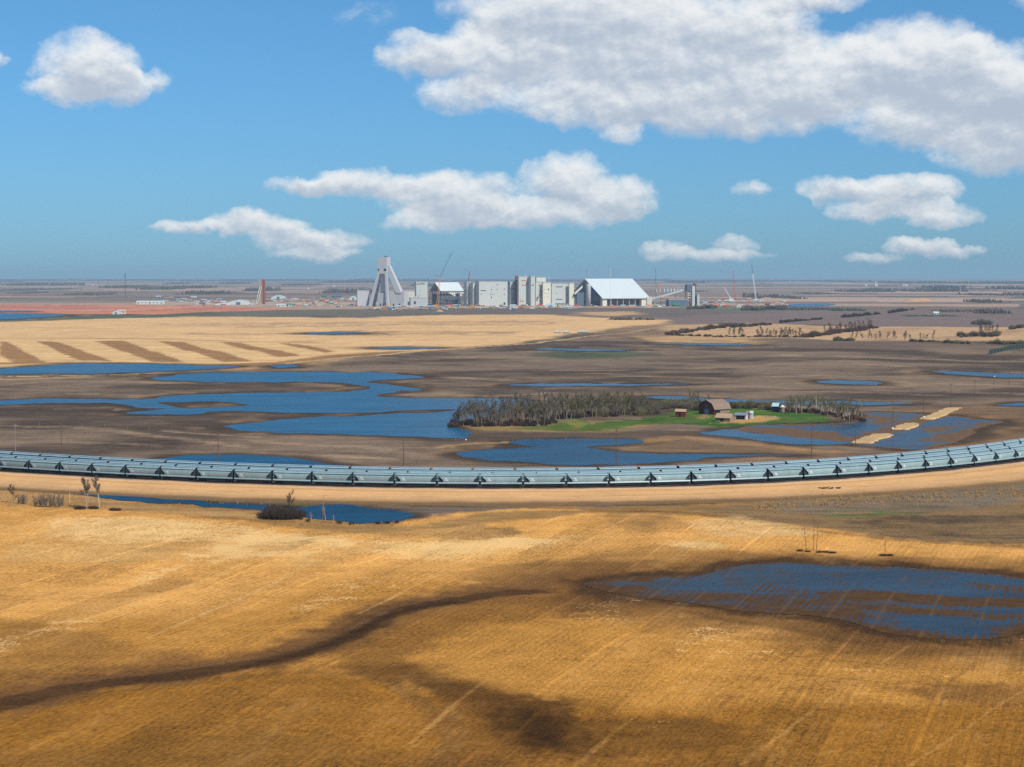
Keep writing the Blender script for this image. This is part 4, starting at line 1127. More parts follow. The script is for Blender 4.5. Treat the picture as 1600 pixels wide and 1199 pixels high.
def wagon_end(s):
    mb = MB()
    for y in (-1, 1):
        # gusset plate, corner post, ladder
        xs_ = [(6.62, 1.6), (7.12, 1.6), (7.12, 4.0), (6.98, 4.0)]
        pts = [(s * x, z) for x, z in xs_]
        if s < 0: pts = pts[::-1]
        mb.cur = 2; mb.prism_y(pts, y * .75 - .03, y * .75 + .03)
        mb.cur = 0
        mb.tube((s * 7.18, y * 1.32, 1.5), (s * 7.18, y * 1.32, 4.0), .045, n=4)
        mb.tube((s * 6.7, y * 1.40, 1.5), (s * 6.9, y * 1.40, 3.6), .035, n=4)
        for k in range(6):
            z = 1.8 + k * .38
            mb.tube((s * 7.18, y * .85, z), (s * 7.18, y * 1.34, z), .025, n=4)
    mb.cur = 1
    mb.box(s * 7.0 - .06, s * 7.0 + .06, -.74, .74, 1.6, 3.9)
    mb.cur = 2
    pts = [(5.36, 1.6), (7.05, 1.6), (7.05, 3.86), (6.6, 3.45), (5.6, 2.6)]  # dark filler under the slope sheet, added to keep the end gap shaded
    pts = [(s * x, z) for x, z in pts]
    mb.prism_y(pts if s > 0 else pts[::-1], -1.05, 1.05)
    mb.cur = 1
    mb.box(min(s * 6.2, s * 6.85), max(s * 6.2, s * 6.85), -.55, .55, 1.6, 2.35)
    mb.cur = 0
    return mb.mesh('end_frame', [PAINT_D, BLK, SLOPE_L])
def wagon_bogie():
    mb = MB()
    for s in (-1, 1):
        y = s * 1.0
        mb.prism_y([(-1.25, .42), (-1.1, .30), (-.55, .22), (.55, .22), (1.1, .30), (1.25, .42), (1.05, .62), (.5, .86), (-.5, .86), (-1.05, .62)], y - .08, y + .08)
    mb.box(-.25, .25, -1.1, 1.1, .5, .95)
    return mb.mesh('bogie', BLK)
def wagon_wheel(ax):
    mb = MB()
    for s in (-1, 1):
        for y0, y1, r in ((.68, .80, .46), (.64, .68, .50)):
            vs = []; n = 14
            for y in (s * y0, s * y1):
                vs += [(ax + r * math.cos(2 * math.pi * k / n), y, .46 + r * math.sin(2 * math.pi * k / n)) for k in range(n)]
            mb.add(vs, [(i, (i + 1) % n, n + (i + 1) % n, n + i) for i in range(n)] + [tuple(range(n))[::-1], tuple(range(n, 2 * n))])
    mb.tube((ax, -.7, .46), (ax, .7, .46), .08)
    return mb.mesh('wheelset', WHEELM)
def wagon_stencil():
    """white reporting marks: a block emblem near the left end, a line of small lettering along the foot of the side"""
    mb = MB()
    y = lambda z: -(sec_y(z) + .012)
    def patch(x0, x1, z0, z1):
        mb.add([(x0, y(z0), z0), (x1, y(z0), z0), (x1, y(z1), z1), (x0, y(z1), z1)], [(0, 1, 2, 3)])
    zs = [2.22, 2.42, 2.66, 2.9, 3.1]
    outl = [(-5.0, 2.34), (-4.5, 2.34), (-4.38, 2.55), (-4.36, 2.26), (-3.5, 2.22), (-3.5, 2.42), (-3.86, 2.6), (-4.04, 2.96), (-4.2, 3.14), (-5.0, 3.1)]
    mb.add([(x, y(z), z) for x, z in outl], [tuple(range(len(outl)))])
    return mb.mesh('emblem', WHITE_P)
def wagon_letters():
    mb = MB(); y = lambda z: -(sec_y(z) + .012)
    mb.add([(-5.1, y(1.85), 1.85), (4.4, y(1.85), 1.85), (4.4, y(2.0), 2.0), (-5.1, y(2.0), 2.0)], [(0, 1, 2, 3)])
    return mb.mesh('lettering', LETTERS)
def letters_mat():
    m, nt, bs, out = new_mat('lettering')
    tc = node(nt, 'ShaderNodeTexCoord')
    mp = node(nt, 'ShaderNodeMapping'); mp.inputs['Scale'].default_value = (2.2, .01, .01); nt.links.new(tc.outputs['Object'], mp.inputs[0])
    g = math_n(nt, 'GREATER_THAN', noise_n(nt, mp.outputs[0], 1.0, 3, .7), .52)
    nt.links.new(mix_col(nt, g, S(142, 168, 170), S(230, 234, 232)), bs.inputs['Base Color']); bs.inputs['Roughness'].default_value = .5
    return m
LETTERS = letters_mat()
ME = dict(body=wagon_body(), hatch=wagon_roof(), walk1=wagon_walk(1), walk2=wagon_walk(-1), sill1=wagon_sill(1), sill2=wagon_sill(-1), under=wagon_under(), e1=wagon_end(1), e2=wagon_end(-1), bogie=wagon_bogie(), wh1=wagon_wheel(-.9), wh2=wagon_wheel(.9), st=wagon_stencil(), lt=wagon_letters())
def make_wagon(full):
    t = thing('hopper_wagon', 'pale blue covered hopper wagon', 'hopper wagon')
    link('hopper_body', ME['body'], t)
    link('roof_hatch', ME['hatch'], t); link('running_board', ME['walk1'], t); link('running_board', ME['walk2'], t)
    link('side_sill', ME['sill1'], t); link('side_sill', ME['sill2'], t)
    link('underframe', ME['under'], t)
    link('end_frame', ME['e1'], t); link('end_frame', ME['e2'], t)
    for s in (-1, 1):
        b = link('bogie', ME['bogie'], t, (s * 5.45, 0, 0))
        if full:
            link('wheelset', ME['wh1'], b); link('wheelset', ME['wh2'], b)
    if full:
        link('emblem', ME['st'], t); link('lettering', ME['lt'], t)
    register(t)
    return t

ORD = ['first','second','third','fourth','fifth','sixth','seventh','eighth','ninth','tenth','eleventh','twelfth','thirteenth','fourteenth','fifteenth','sixteenth','seventeenth','eighteenth','nineteenth','twentieth']
ORD += ['twenty-' + o for o in ORD[:9]] + ['thirtieth'] + ['thirty-' + o for o in ORD[:9]] + ['fortieth'] + ['forty-' + o for o in ORD[:9]]
def rail_pix(px, d):            # arc length on the offset line at picture column px
    L = offset_line(LINE, d); s = arclen(L)
    t = (px - 800) / F
    u = L[:, 0] / L[:, 1]
    return float(np.interp(t, u, s)), L, s
GAP0 = [750, 704.0, 739.0]      # a gap between two wagons, one for each track
ROWNAME = ['nearest', 'middle', 'farthest']
for ti, d in enumerate(TRACKS):
    s0, L, s = rail_pix(GAP0[ti], d)
    proto = make_wagon(ti == 0)
    cars = []
    k = -60
    while k < 60:
        c = s0 + (k + .5) * CARLEN
        k += 1
        if c < 8 or c > s[-1] - 8: continue
        p = np.array([np.interp(c, s, L[:, i]) for i in (0, 1)])
        a = np.array([np.interp(c - 4.5, s, L[:, i]) for i in (0, 1)]); b = np.array([np.interp(c + 4.5, s, L[:, i]) for i in (0, 1)])
        m = (a + b) / 2
        u = p[0] / p[1] * F + 800
        if u < -22 or u > 1612: continue
        cars.append((m, math.atan2(b[1] - a[1], b[0] - a[0])))
    for n_, (m, ang) in enumerate(cars):
        o = proto if n_ == 0 else dup(proto)
        o.location = (m[0], m[1], RAILZ); o.rotation_euler = (0, 0, ang)
        o['group'] = 'hopper wagons on the %s track' % ROWNAME[ti]
        o['label'] = 'pale blue hopper wagon, %s from the left end of the %s row of the train' % (ORD[n_], ROWNAME[ti])
    print('row', ti, len(cars))
# ------------------------------------------------------------------ the mine on the horizon
CLAD = mat('mine_cladding', S(192, 198, 190), .6, .05, .02, 0, .3, streak=(1, 1, .2))
CLAD_G = mat('mine_cladding_grey', S(184, 188, 188), .6, .05, .02, 0, .3)
CONC = mat('mine_concrete', S(190, 192, 192), .8, .08, .03)
CREAM = mat('mine_cream', S(218, 216, 196), .6, .06, .05)
ROOFW = mat('mine_roof_white', S(206, 214, 210), .45, .03, .03)
DARKB = mat('mine_dark_blue', S(96, 112, 126), .7, .2, .1)
DARKW = mat('mine_opening', (.03, .035, .04), .6, .2, .3)
REDL = mat('mine_red', S(206, 84, 66), .6, .15, .2)
RUST = mat('mine_rust', S(134, 84, 72), .8, .25, .06)
YEL = mat('crane_yellow', S(226, 168, 40), .5, .15, .3)
REDC = mat('crane_red', S(190, 84, 76), .5, .15, .3)
WHC = mat('crane_white', S(222, 226, 226), .5, .08, .3)
GRYC = mat('crane_grey', S(104, 108, 110), .6, .1, .3)
ORG = mat('mine_orange', S(216, 136, 66), .6, .2, .2)
GRN = mat('mine_green', S(76, 132, 104), .6, .15, .2)
BLU = mat('mine_blue', S(74, 116, 164), .6, .15, .2)
TANB = mat('mine_tan', S(190, 172, 148), .8, .15, .1)
PURP = mat('mine_steelwork', S(118, 106, 116), .7, .25, .08)
SOILP = mat('mine_soil', S(190, 150, 106), 1, .2, .1)

YM = 5000.0
class Bld:
    """a building set on a rotated plan; lengths given as they appear (px), turned into metres at its distance"""
    def __init__(s, name, label, cat, px, Y, phi, group=None, z=0.0):
        s.Y = Y; s.phi = R(phi); s.k = Y / F
        s.root = thing(name, label, cat, (XA(px, Y), Y, z), s.phi, group)
    def L(s, w): return w * s.k / math.cos(s.phi)
    def h(s, py): return ZA(py, s.Y)

def blk(name, label, xl, xr, ytop, Y=YM, phi=22, strip=5, wall=CLAD, cat='building', roof=True, wins=(), wmat=None, ybase=None, group=None, parent=None):
    b = Bld(name, label, cat, xl, Y, phi, group)
    W = b.L(xr - xl); D = strip * b.k / max(math.sin(abs(b.phi)), .05); h = b.h(ytop)
    MB().box(0, W, 0, D, -1, h).build('wall', wall, b.root)
    if roof:
        MB().box(-.6, W + .6, -.6, D + .6, h, h + 1.4).build('roof', CREAM if roof == 2 else CLAD_G, b.root)
    for (u0, u1, p0, p1, mm) in wins:
        z0, z1 = b.h(p1), b.h(p0)
        nm = 'door' if z0 < 3 else ('louvre' if mm is REDL else 'window')
        MB().box(W * u0, W * u1, -.5, .3, max(z0, -.5), z1).build(nm, mm, b.root)
    return b, W, D, h

# --- A-frame concrete headframe
hb = Bld('headframe', 'tall grey A-frame mine headframe with splayed concrete legs, highest structure on the horizon', 'mine headframe', 590.5, YM, -18)
hk = hb.k
def hz(py): return hb.h(py)
hw = 14.5 * hk / math.cos(R(18)); hd = 5.5 * hk / math.sin(R(18)) * .9
MB().box(0, hw, 0, hd, hz(428), hz(402)).build('head_house', CONC, hb.root)
MB().box(hw * .55, hw * .85, hd * .3, hd * .6, hz(402), hz(400.4)).build('roof_plant', DARKB, hb.root)
for a, b_ in ((.02, .14), (.7, .92)):
    MB().box(hw * a, hw * b_, -.6, .4, hz(423.5), hz(420)).build('opening', DARKW, hb.root)
MB().box(hw * .2, hw * .72, hd * .25, hd * .7, -1, hz(427)).build('shaft_tower', CONC, hb.root)
def leg(p0, p1, w, d, nm='leg'):
    m = MB(); p0 = Vector(p0); p1 = Vector(p1)
    vs = []
    for p, q in ((p0, 1.0), (p1, 1.25)):
        vs += [(p.x - w * q, p.y - d * q, p.z), (p.x + w * q, p.y - d * q, p.z), (p.x + w * q, p.y + d * q, p.z), (p.x - w * q, p.y + d * q, p.z)]
    m.add(vs, [(0, 1, 2, 3), (7, 6, 5, 4), (4, 5, 1, 0), (5, 6, 2, 1), (6, 7, 3, 2), (7, 4, 0, 3)])
    m.build(nm, CONC, hb.root)
leg((2.0, 1, hz(427)), (-19, -4, -1), 2.7, 3)
leg((hw - 2.2, 1, hz(427)), (hw + 4, -4, -1), 2.7, 3)
leg((1.0, hd - 3, hz(419)), (-27, hd + 6, -1), 4.2, 4)
leg((hw - 1.5, hd * .45, hz(415)), (hw + 30, hd * .5, hz(458)), 5.6, 7)
MB().box(hw * .02, hw * .8, -1, hd * .6, -1, hz(458)).build('base_block', CLAD_G, hb.root)
MB().box(hw + 4, hw + 44, 6, 30, -1, hz(455)).build('hoist_house', CONC, hb.root)
for u in (6, 14, 20, hw + 14, hw + 30):
    MB().box(u, u + 3, -1.4 if u < hw else 5.5, 6.3, -.5, 6).build('door', DARKW, hb.root)
blk('hoist_building', 'low windowless grey hall directly left of the tall headframe', 558.5, 577, 454.5, YM + 10, 10, 2, CONC)
blk('plant_wing', 'low cream hall right of the headframe, in front of the small tower', 627, 649, 455, YM + 60, 10, 2, CREAM)
# --- small tower with sloping gallery
b, W, D, h = blk('transfer_tower', 'small pale tower with a sloping gallery, right of the headframe', 650.5, 668, 441, YM, 12, 3, CLAD, wins=((.06, .3, 443.5, 444.5, DARKW), (.35, .75, 443.2, 444.2, DARKW)))
MB().frame((-6, -7, 12), (19, 0, 22), (0, 5, 0), (0, 0, 8)).build('gallery', CLAD, b.root)
MB().box(-8, 1, -8, 0, -1, 14).build('tail_house', CREAM, b.root)
blk('shed_annex', 'low flat grey shed in front of the small pale tower', 641.5, 666, 466, YM - 120, 8, 3, CLAD_G, wins=((.22, .34, 471, 475, DARKW),))
# --- hall under construction, white roof and open steel frame
b = Bld('unfinished_hall', 'steel framed hall under construction with white roof and open sides', 'building', 691, YM + 40, 38)
k = b.k; Wd = b.L(36); Dp = 24 * k / math.sin(R(38)); zr = b.h(441.5); ze = b.h(454.5)
m = MB()
m.add([(0, Dp * .12, ze), (Wd, Dp * .12, ze), (Wd, Dp / 2, zr), (0, Dp / 2, zr), (0, Dp * .12, ze - 1), (Wd, Dp * .12, ze - 1), (Wd, Dp / 2, zr - 1), (0, Dp / 2, zr - 1)],
      [(0, 1, 2, 3), (7, 6, 5, 4), (4, 5, 1, 0), (5, 6, 2, 1), (6, 7, 3, 2), (7, 4, 0, 3)])
m.add([(0, Dp * .88, ze), (Wd, Dp * .88, ze), (Wd, Dp / 2, zr), (0, Dp / 2, zr), (0, Dp * .88, ze - 1), (Wd, Dp * .88, ze - 1), (Wd, Dp / 2, zr - 1), (0, Dp / 2, zr - 1)][::-1],
      [(0, 1, 2, 3), (7, 6, 5, 4), (4, 5, 1, 0), (5, 6, 2, 1), (6, 7, 3, 2), (7, 4, 0, 3)])
m.build('roof', ROOFW, b.root)
m = MB()
for i in range(9):
    x = Wd * i / 8
    for y, zt in ((0, ze * .92), (Dp * .12, ze), (Dp * .5, zr), (Dp * .88, ze)):
        m.box(x - .5, x + .5, y - .5, y + .5, -1, zt - 1.2)
for i in range(7):
    y = Dp * (.12 + .76 * i / 6); zt = ze + (zr - ze) * (1 - abs(i - 3) / 3)
    m.box(-.6, .4, y - .4, y + .4, -1, zt - 1.2)
for z in (8, 16, 24, ze - 3):
    m.box(0, Wd, -.4, .4, z, z + 1); m.box(-.5, .5, 0, Dp, z, z + 1); m.box(0, Wd, Dp - .4, Dp + .4, z, z + 1)
m.build('steel_frame', PURP, b.root)
MB().box(2, Wd - 2, Dp * .3, Dp * .7, -1, ze - 8).build('inner_works', DARKB, b.root)
for i in range(7):
    MB().box(Wd * (.3 + .09 * i), Wd * (.37 + .09 * i), -.8, -.45, ze - 8 - (i % 3) * 3, ze - 4).build('wall_panel', CREAM, b.root)
# --- mill, a row of tall blocks stepping forward
blk('mill_stair_block', 'tall narrow white block left of the long mill wall, behind the grey lattice mast', 729.5, 735, 441, YM + 30, 25, 5, CLAD)
blk('mill_shaft_block', 'slim white block with a deep shadowed side at the mill left end', 739, 744, 443, YM + 15, 25, 5, CLAD)
b, W, D, h = blk('long_mill', 'long pale mill building with flat roof and few small windows', 748.5, 793, 440.5, YM, 22, 6, CLAD, wins=(
    (.06, .24, 453.5, 454.8, DARKB), (.42, .45, 452, 453.2, DARKW), (.62, .65, 444, 445.2, DARKW), (.62, .65, 451.5, 452.6, DARKW), (.87, .9, 451.2, 452.6, DARKW), (.87, .9, 459.6, 460.8, DARKW), (.4, .43, 459.4, 460.4, DARKW), (.47, .5, 459.4, 460.4, DARKW), (.06, .09, 459, 460, DARKW), (.42, .45, 464, 466, DARKW), (.86, .92, 473, 476.5, DARKW)))
blk('mill_recess', 'pale recessed mill block between the long mill and the red stair tower', 797, 805, 441, YM + 45, 22, 4, CLAD_G, wins=((.4, .7, 467, 468.5, DARKW),))
b = Bld('stair_tower', 'narrow rusty red stair tower between two pale mill blocks', 'tower', 805.5, YM + 40, 10)
m = MB(); m.box(0, 5, 0, 8, -1, b.h(431)); m.build('shaft', RUST, b.root)
for py in (441, 452, 463): MB().box(-5, 0, 1, 6, b.h(py + 2), b.h(py)).build('landing', PURP, b.root)
blk('mill_tower', 'tallest pale mill block with red louvres and slim posts above its roof', 810.5, 826, 432.5, YM + 22, 22, 2.4, CLAD, wins=((.3, .75, 438, 439, REDL), (.3, .8, 445.2, 446.2, REDL), (.1, .2, 466.6, 467.8, REDL), (.1, .5, 470, 471.2, REDL)))
blk('mill_lift_block', 'pale slab block with a dark shadowed left side beside the tallest mill block', 829.5, 836, 432, YM + 16, 22, 3.2, CLAD, wins=((.25, .6, 445, 446.5, DARKW),))
b, W, D, h = blk('mill_red_louvre_block', 'pale mill block with red louvres and two slanted grey chutes', 837, 848, 441, YM + 20, 22, 1, CLAD, wins=((.4, .98, 445, 446.2, REDL), (.4, .98, 454.3, 455.4, REDL), (.1, .25, 463.8, 464.8, REDL), (.85, .95, 464.6, 465.8, REDL), (.1, .3, 469.6, 470.6, REDL), (.5, .65, 469.6, 470.6, REDL)))
for u, py in ((.5, 457), (.15, 464)):
    MB().frame((W * u, -4, b.h(py + 3.5)), (5, 0, 4), (0, 4, 0), (0, 0, 3)).build('chute', GRYC, b.root)
blk('mill_penthouse', 'cream rooftop block above the red louvre mill block', 838, 853, 433.7, YM + 40, 22, 1.5, CREAM)
blk('mill_cream_block', 'cream mill block with a grid of tiny vents', 848.5, 861, 442, YM + 14, 22, 1.5, CREAM, wins=tuple((u, u + .06, py, py + .7, GRYC) for u in (.15, .4, .65) for py in (452, 458, 464)) + ((.62, .76, 451, 453.5, GRYC),))
blk('mill_east_hall', 'wide pale hall with dark window bands at the mill right end', 862, 889, 443.6, YM + 20, 22, 1.5, CLAD, wins=((.25, .62, 447.5, 449, DARKB), (.27, .32, 458, 459, DARKW), (.25, .62, 467.2, 468.4, DARKB)))
blk('mill_end_block', 'slim cream block closing the right end of the mill row', 889.5, 897, 443, YM + 24, 22, 1, CREAM)
blk('mill_low_annex', 'low cream annex right of the mill row below the wedge shaped gallery', 897.5, 912, 464.5, YM + 30, 15, 2, CREAM)
b = Bld('wedge_gallery', 'white wedge shaped gallery leaning between mill end and grey silo', 'conveyor gallery', 898, YM + 20, 10)
MB().frame((0, 0, b.h(461)), (20, 0, 18), (0, 6, 0), (0, 0, 6)).build('gallery', CREAM, b.root)
MB().box(6, 24, 2, 10, -1, b.h(457)).build('dark_bay', DARKB, b.root)
b = Bld('silo', 'grey cylindrical silo standing before the big white roofed store', 'silo', 919.5, YM - 40, 0)
MB().lathe([(5.6, -1), (5.6, b.h(447)), (4.6, b.h(444))], 20).build('shell', CONC, b.root, smooth=True)
MB().box(-7, -5, -2, 2, -1, b.h(441)).build('ladder_tower', GRYC, b.root)
# --- big A-frame store
b = Bld('store', 'huge store with broad white pitched roof on open white piers', 'building', 941, YM, 40)
k = b.k; Wd = b.L(76); Dp = 50 * k / math.sin(R(40)); zr = b.h(437) + 2; ze = b.h(464.5)
m = MB()
for s, o in ((0, 1), (1, -1)):
    ye = 0 if s == 0 else Dp
    vs = [(-3, ye - 3 * o, ze - 2), (Wd + 3, ye - 3 * o, ze - 2), (Wd + 3, Dp / 2, zr), (-3, Dp / 2, zr)]
    vs += [(x, y, z - 2) for x, y, z in vs]
    fs = [(0, 1, 2, 3), (7, 6, 5, 4), (4, 5, 1, 0), (5, 6, 2, 1), (6, 7, 3, 2), (7, 4, 0, 3)]
    if s: fs = [f[::-1] for f in fs]
    m.add(vs, fs)
m.build('roof', ROOFW, b.root)
for x in (2, Wd * .86): MB().box(x, x + 15, 1, 9, -1, ze - 2.5).build('pier', CREAM, b.root)
for i in range(5): MB().box(Wd * (.2 + .13 * i), Wd * (.2 + .13 * i) + 1.5, 2, 3.5, -1, ze - 2.5).build('column', CLAD_G, b.root)
MB().box(10, Wd - 10, 16, Dp - 16, -1, ze - 6).build('inner_works', PURP, b.root)
m = MB()
for i in range(11):
    y = Dp * i / 10; zt = ze + (zr - ze) * (1 - abs(i - 5) / 5) - 4.5
    m.box(-.5, .5, y - .6, y + .6, max(ze - 12, -1) if 1 < i < 9 else -1, zt)
m.build('gable_frame', DARKB, b.root)
m = MB(); m.add([(2, 6, ze - 10), (2, Dp - 6, ze - 10), (2, Dp / 2, zr - 6)], [(0, 2, 1)]); m.prism_x([(6, ze - 10), (Dp - 6, ze - 10), (Dp / 2, zr - 6)], 3, 6)
m.build('gable_wall', DARKB, b.root)  # shadow of the open gable put into its dark blue colour
# --- incline conveyor and loadout tower
b = Bld('conveyor', 'long grey inclined conveyor from the big store up to the loadout tower', 'conveyor', 1012, YM - 30, 0)
k = b.k
MB().frame((0, 0, b.h(470)), (62 * k, 18, b.h(453.5) - b.h(470)), (0, 4, 0), (0, 0, 4)).build('gallery', CLAD_G, b.root)
for i, (x, py) in enumerate(((20, 462), (43, 456))):
    MB().box(x * k, x * k + 2, 8, 10, -1, b.h(py + 3)).build('trestle', GRYC, b.root)
MB().box(-2, 10, -2, 10, -1, b.h(464)).build('tail_house', CREAM, b.root)
b = Bld('loadout_tower', 'dark topped loadout tower at the upper end of the long conveyor', 'tower', 1073, YM - 20, 12)
k = b.k
MB().box(0, 13, 0, 18, b.h(455), b.h(446)).build('top_house', DARKB, b.root)
MB().box(1, 26, 1, 17, b.h(446), b.h(444.8)).build('roof', GRYC, b.root)
m = MB()
for x in (1, 12):
    for y in (1, 16): m.box(x - .6, x + .6, y - .6, y + .6, -1, b.h(455))
m.build('steel_frame', RUST, b.root)
for py in (458, 461, 465): MB().box(2, 11, 2, 14, b.h(py + 1), b.h(py)).build('bunker', CREAM, b.root)
MB().box(14, 21, 0, 16, -1, b.h(447)).build('lift_shaft', CLAD, b.root)
MB().box(21, 25, 3, 16, -1, b.h(443)).build('back_shaft', RUST, b.root)
blk('loadout_shed', 'white slim shed right of the loadout tower', 1089, 1093, 461, YM - 20, 5, 1, CLAD)
blk('loadout_hall', 'dark blue grey low hall below the conveyor and tower', 1045, 1074, 468.5, YM - 60, 8, 3, DARKB, roof=True)

# --- masts, cranes
def lattice(mb, p0, p1, w0, w1, n=10, r=.16, nn=3):
    p0 = Vector(p0); p1 = Vector(p1); d = (p1 - p0).normalized()
    a = d.cross(Vector((0, 1, 0)) if abs(d.y) < .9 else Vector((1, 0, 0))).normalized(); c = d.cross(a)
    cor = lambda t, i: p0.lerp(p1, t) + (a * (1 if i in (0, 3) else -1) + c * (1 if i < 2 else -1)) * (w0 + (w1 - w0) * t) * .5
    for i in range(4):
        mb.tube(cor(0, i), cor(1, i), r, r, nn)
        for j in range(n):
            mb.tube(cor(j / n, i), cor((j + 1) / n, (i + 1) % 4), r * .7, r * .7, nn)
def crane(name, label, px, Y, pyb, tip, mats_, jib=None, mat_tip=None, w=2.6, body=True, group=None):
    t = thing(name, label, 'crane', (XA(px, Y), Y, 0), 0, group)
    k = Y / F
    X = lambda q: (q - px) * k
    mb = MB(); lattice(mb, (X(pyb[0]), 0, 3.5), (X(tip[0]), 0, ZA(tip[1], Y)), w, w * .7, 14, .32)
    mb.build('boom', mats_, t)
    if jib:
        mb = MB(); lattice(mb, (X(tip[0]), 0, ZA(tip[1], Y)), (X(jib[0]), 0, ZA(jib[1], Y)), w * .6, w * .35, 14, .2)
        mb.build('jib', mat_tip or mats_, t)
        MB().tube((X(tip[0]), 0, ZA(tip[1], Y)), (X(tip[0]) - 12, 4, ZA(tip[1], Y) + 7), .35).tube((X(tip[0]) - 12, 4, ZA(tip[1], Y) + 7), (X(pyb[0]) - 8, 2, 4), .12, n=3).build('backstay', GRYC, t)
    if body:
        MB().box(-7, 5, -3, 3, 1.6, 5.2).box(-9, -6, -3, 3, 1.8, 4).build('cab', mats_, t)
        m = MB()
        for s in (-1, 1): m.prism_y([(-5, 0), (5, 0), (6, .8), (5, 1.6), (-5, 1.6), (-6, .8)], s * 3 - .8, s * 3 + .8)
        m.build('crawler_track', GRYC, t)
    return t
crane('crawler_crane', 'yellow crawler crane with grey luffing jib in front of the unfinished hall', 682, YM - 130, (683.5, 0), (687.5, 434), YEL, (706.5, 394), GRYC, 4.2)
crane('lattice_mast', 'grey lattice crane leaning beside the mill left end', 729, YM - 40, (728, 0), (733.5, 424.5), GRYC, (736, 438), ORG, 2.6)
crane('red_crane', 'red lattice crane standing upright beyond the shelterbelts, right of the mine', 1149, 6200, (1148.5, 0), (1144.6, 423), REDC, None, None, 3.0)
crane('white_crane', 'tall white lattice crane, rightmost crane on the skyline', 1181, 6000, (1181, 0), (1175.5, 428), WHC, (1173.8, 412.5), GRYC, 3.6)
crane('mobile_crane', 'white mobile crane with short dark boom, left of the red crane', 1143, 6100, (1142.5, 0), (1131, 449), WHC, None, None, 2.2)
crane('tower_mast', 'thin orange headed mast crane behind the big store right end', 1025, 6300, (1025, 0), (1024, 424), GRYC, (1023.5, 418), GRYC, 1.4, False)
def mast(name, label, px, Y, pt, mats_, r=.35, group=None, rings=True):
    t = thing(name, label, 'mast', (XA(px, Y), Y, 0), 0, group)
    hh = ZA(pt, Y); mb = MB(); lattice(mb, (0, 0, 0), (0, 0, hh), r * 5, r * 2.4, 14, r * .6)
    mb.build('lattice', mats_, t)
    if rings: MB().box(-1.8, 1.8, -1.8, 1.8, hh * .93, hh * .97).box(-1.5, 1.5, -1.5, 1.5, hh * .84, hh * .87).build('antennas', GRYC, t)
mast('radio_mast', 'grey radio mast with dark antenna head in the far left plain', 196.5, 6300, 427, GRYC, .55)
for px, pt, lab in ((820.5, 428.5, 'slim grey post on the tallest mill block'),):
    mast('roof_mast', 'slim pale mast rising behind the tallest mill block', px, YM + 60, pt, WHC, .3, rings=False)
mast('roof_mast', 'slim pale mast rising behind the cream rooftop block', 858, YM + 60, 431.5, WHC, .3, rings=False)
mast('site_mast', 'thin pale mast in front of the white store roof', 953.5, YM - 60, 419, WHC, .22, rings=False)
mast('site_mast', 'thin grey mast beside the silo', 917, YM - 60, 421, GRYC, .2, rings=False)

# --- brown headframe
b = Bld('brown_headframe', 'second headframe, rusty brown tower with two pale raking legs', 'mine headframe', 405.5, YM + 300, -14)
MB().box(0, 13, 0, 11, -1, b.h(437)).build('tower', RUST, b.root)
MB().box(-.4, 5, -.5, 0, -1, b.h(437)).box(6.5, 8.4, -.5, 0, -1, b.h(437)).build('cladding_strip', TANB, b.root)
for x in (0, 5):
    m = MB(); m.tube((x + 1, -1, b.h(448)), (x - 8, -5, -1), 1.0, 1.0, 4); m.build('raking_leg', CREAM, b.root)
MB().box(-14, -4, 2, 10, -1, 6).build('winch_house', CREAM, b.root)

# ------------------------------------------------------------------ site buildings and clutter
def gable_mesh(nm, Wd, Dp, he, hr, wall, roof, dark=True):
    mb = MB()
    mb.prism_x([(0, -.5), (Dp, -.5), (Dp, he), (Dp / 2, hr), (0, he)], 0, Wd)
    mb.cur = 1
    for s in (0, 1):
        y0, y1 = (-.5, Dp / 2) if s == 0 else (Dp + .5, Dp / 2)
        o = he - .5 * (hr - he) / (Dp / 2)
        vs = [(-.5, y0, o + .1), (Wd + .5, y0, o + .1), (Wd + .5, y1, hr + .1), (-.5, y1, hr + .1)]
        vs += [(x, y, z + .3) for x, y, z in vs]
        fs = [(3, 2, 1, 0), (4, 5, 6, 7), (0, 1, 5, 4), (1, 2, 6, 5), (2, 3, 7, 6), (3, 0, 4, 7)]
        mb.add(vs, fs if s == 0 else [f[::-1] for f in fs])
    if dark:
        mb.cur = 2
        n = max(2, int(Wd / 9))
        for i in range(n):
            x = Wd * (i + .5) / n
            mb.box(x - 1.2, x + 1.2, -.12, .05, .4 if i % 3 == 0 else he * .45, he * .8)
    return mb.mesh(nm, [wall, roof, DARKW])
def shed(px, py, wpx, hpx, label, wall=CLAD, roof=ROOFW, cat='shed', group=None, name='site_shed', dp=None, rot=0, rr=.35):
    x, Y = G(px, py); k = Y / F
    Wd = wpx * k; he = hpx * k * (1 - rr); hr = hpx * k
    o = link(name, gable_mesh(name, Wd, dp or max(6, Wd * .35), he, hr, wall, roof), None, (x, Y, -.02), R(rot))
    return tag(o, label, cat, group)
def tent(px, py, wpx, hpx, label, mm=ROOFW, group=None):
    x, Y = G(px, py); k = Y / F; Wd = wpx * k; h = hpx * k; D = Wd * .6
    n = 9; prof = [(Wd * i / n, h * math.sin(math.pi * (.06 + .88 * i / n)) ** .6) for i in range(n + 1)]
    mb = MB(); mb.prism_y([(0, -.3)] + prof + [(Wd, -.3)], 0, D)
    mb.cur = 1; mb.box(Wd * .4, Wd * .6, -.15, .1, -.3, h * .6)
    o = mb.build('fabric_shelter', [mm, DARKB], None, loc=(x, Y, 0))
    return tag(o, label, 'shelter', group)
shed(213, 475.6, 42, 5.2, 'long white shed with three dark doorways beside the red earthworks', CREAM, ROOFW, dp=22)
shed(183, 490.6, 13, 6.2, 'small cream building on the red earthworks bank', CREAM, TANB)
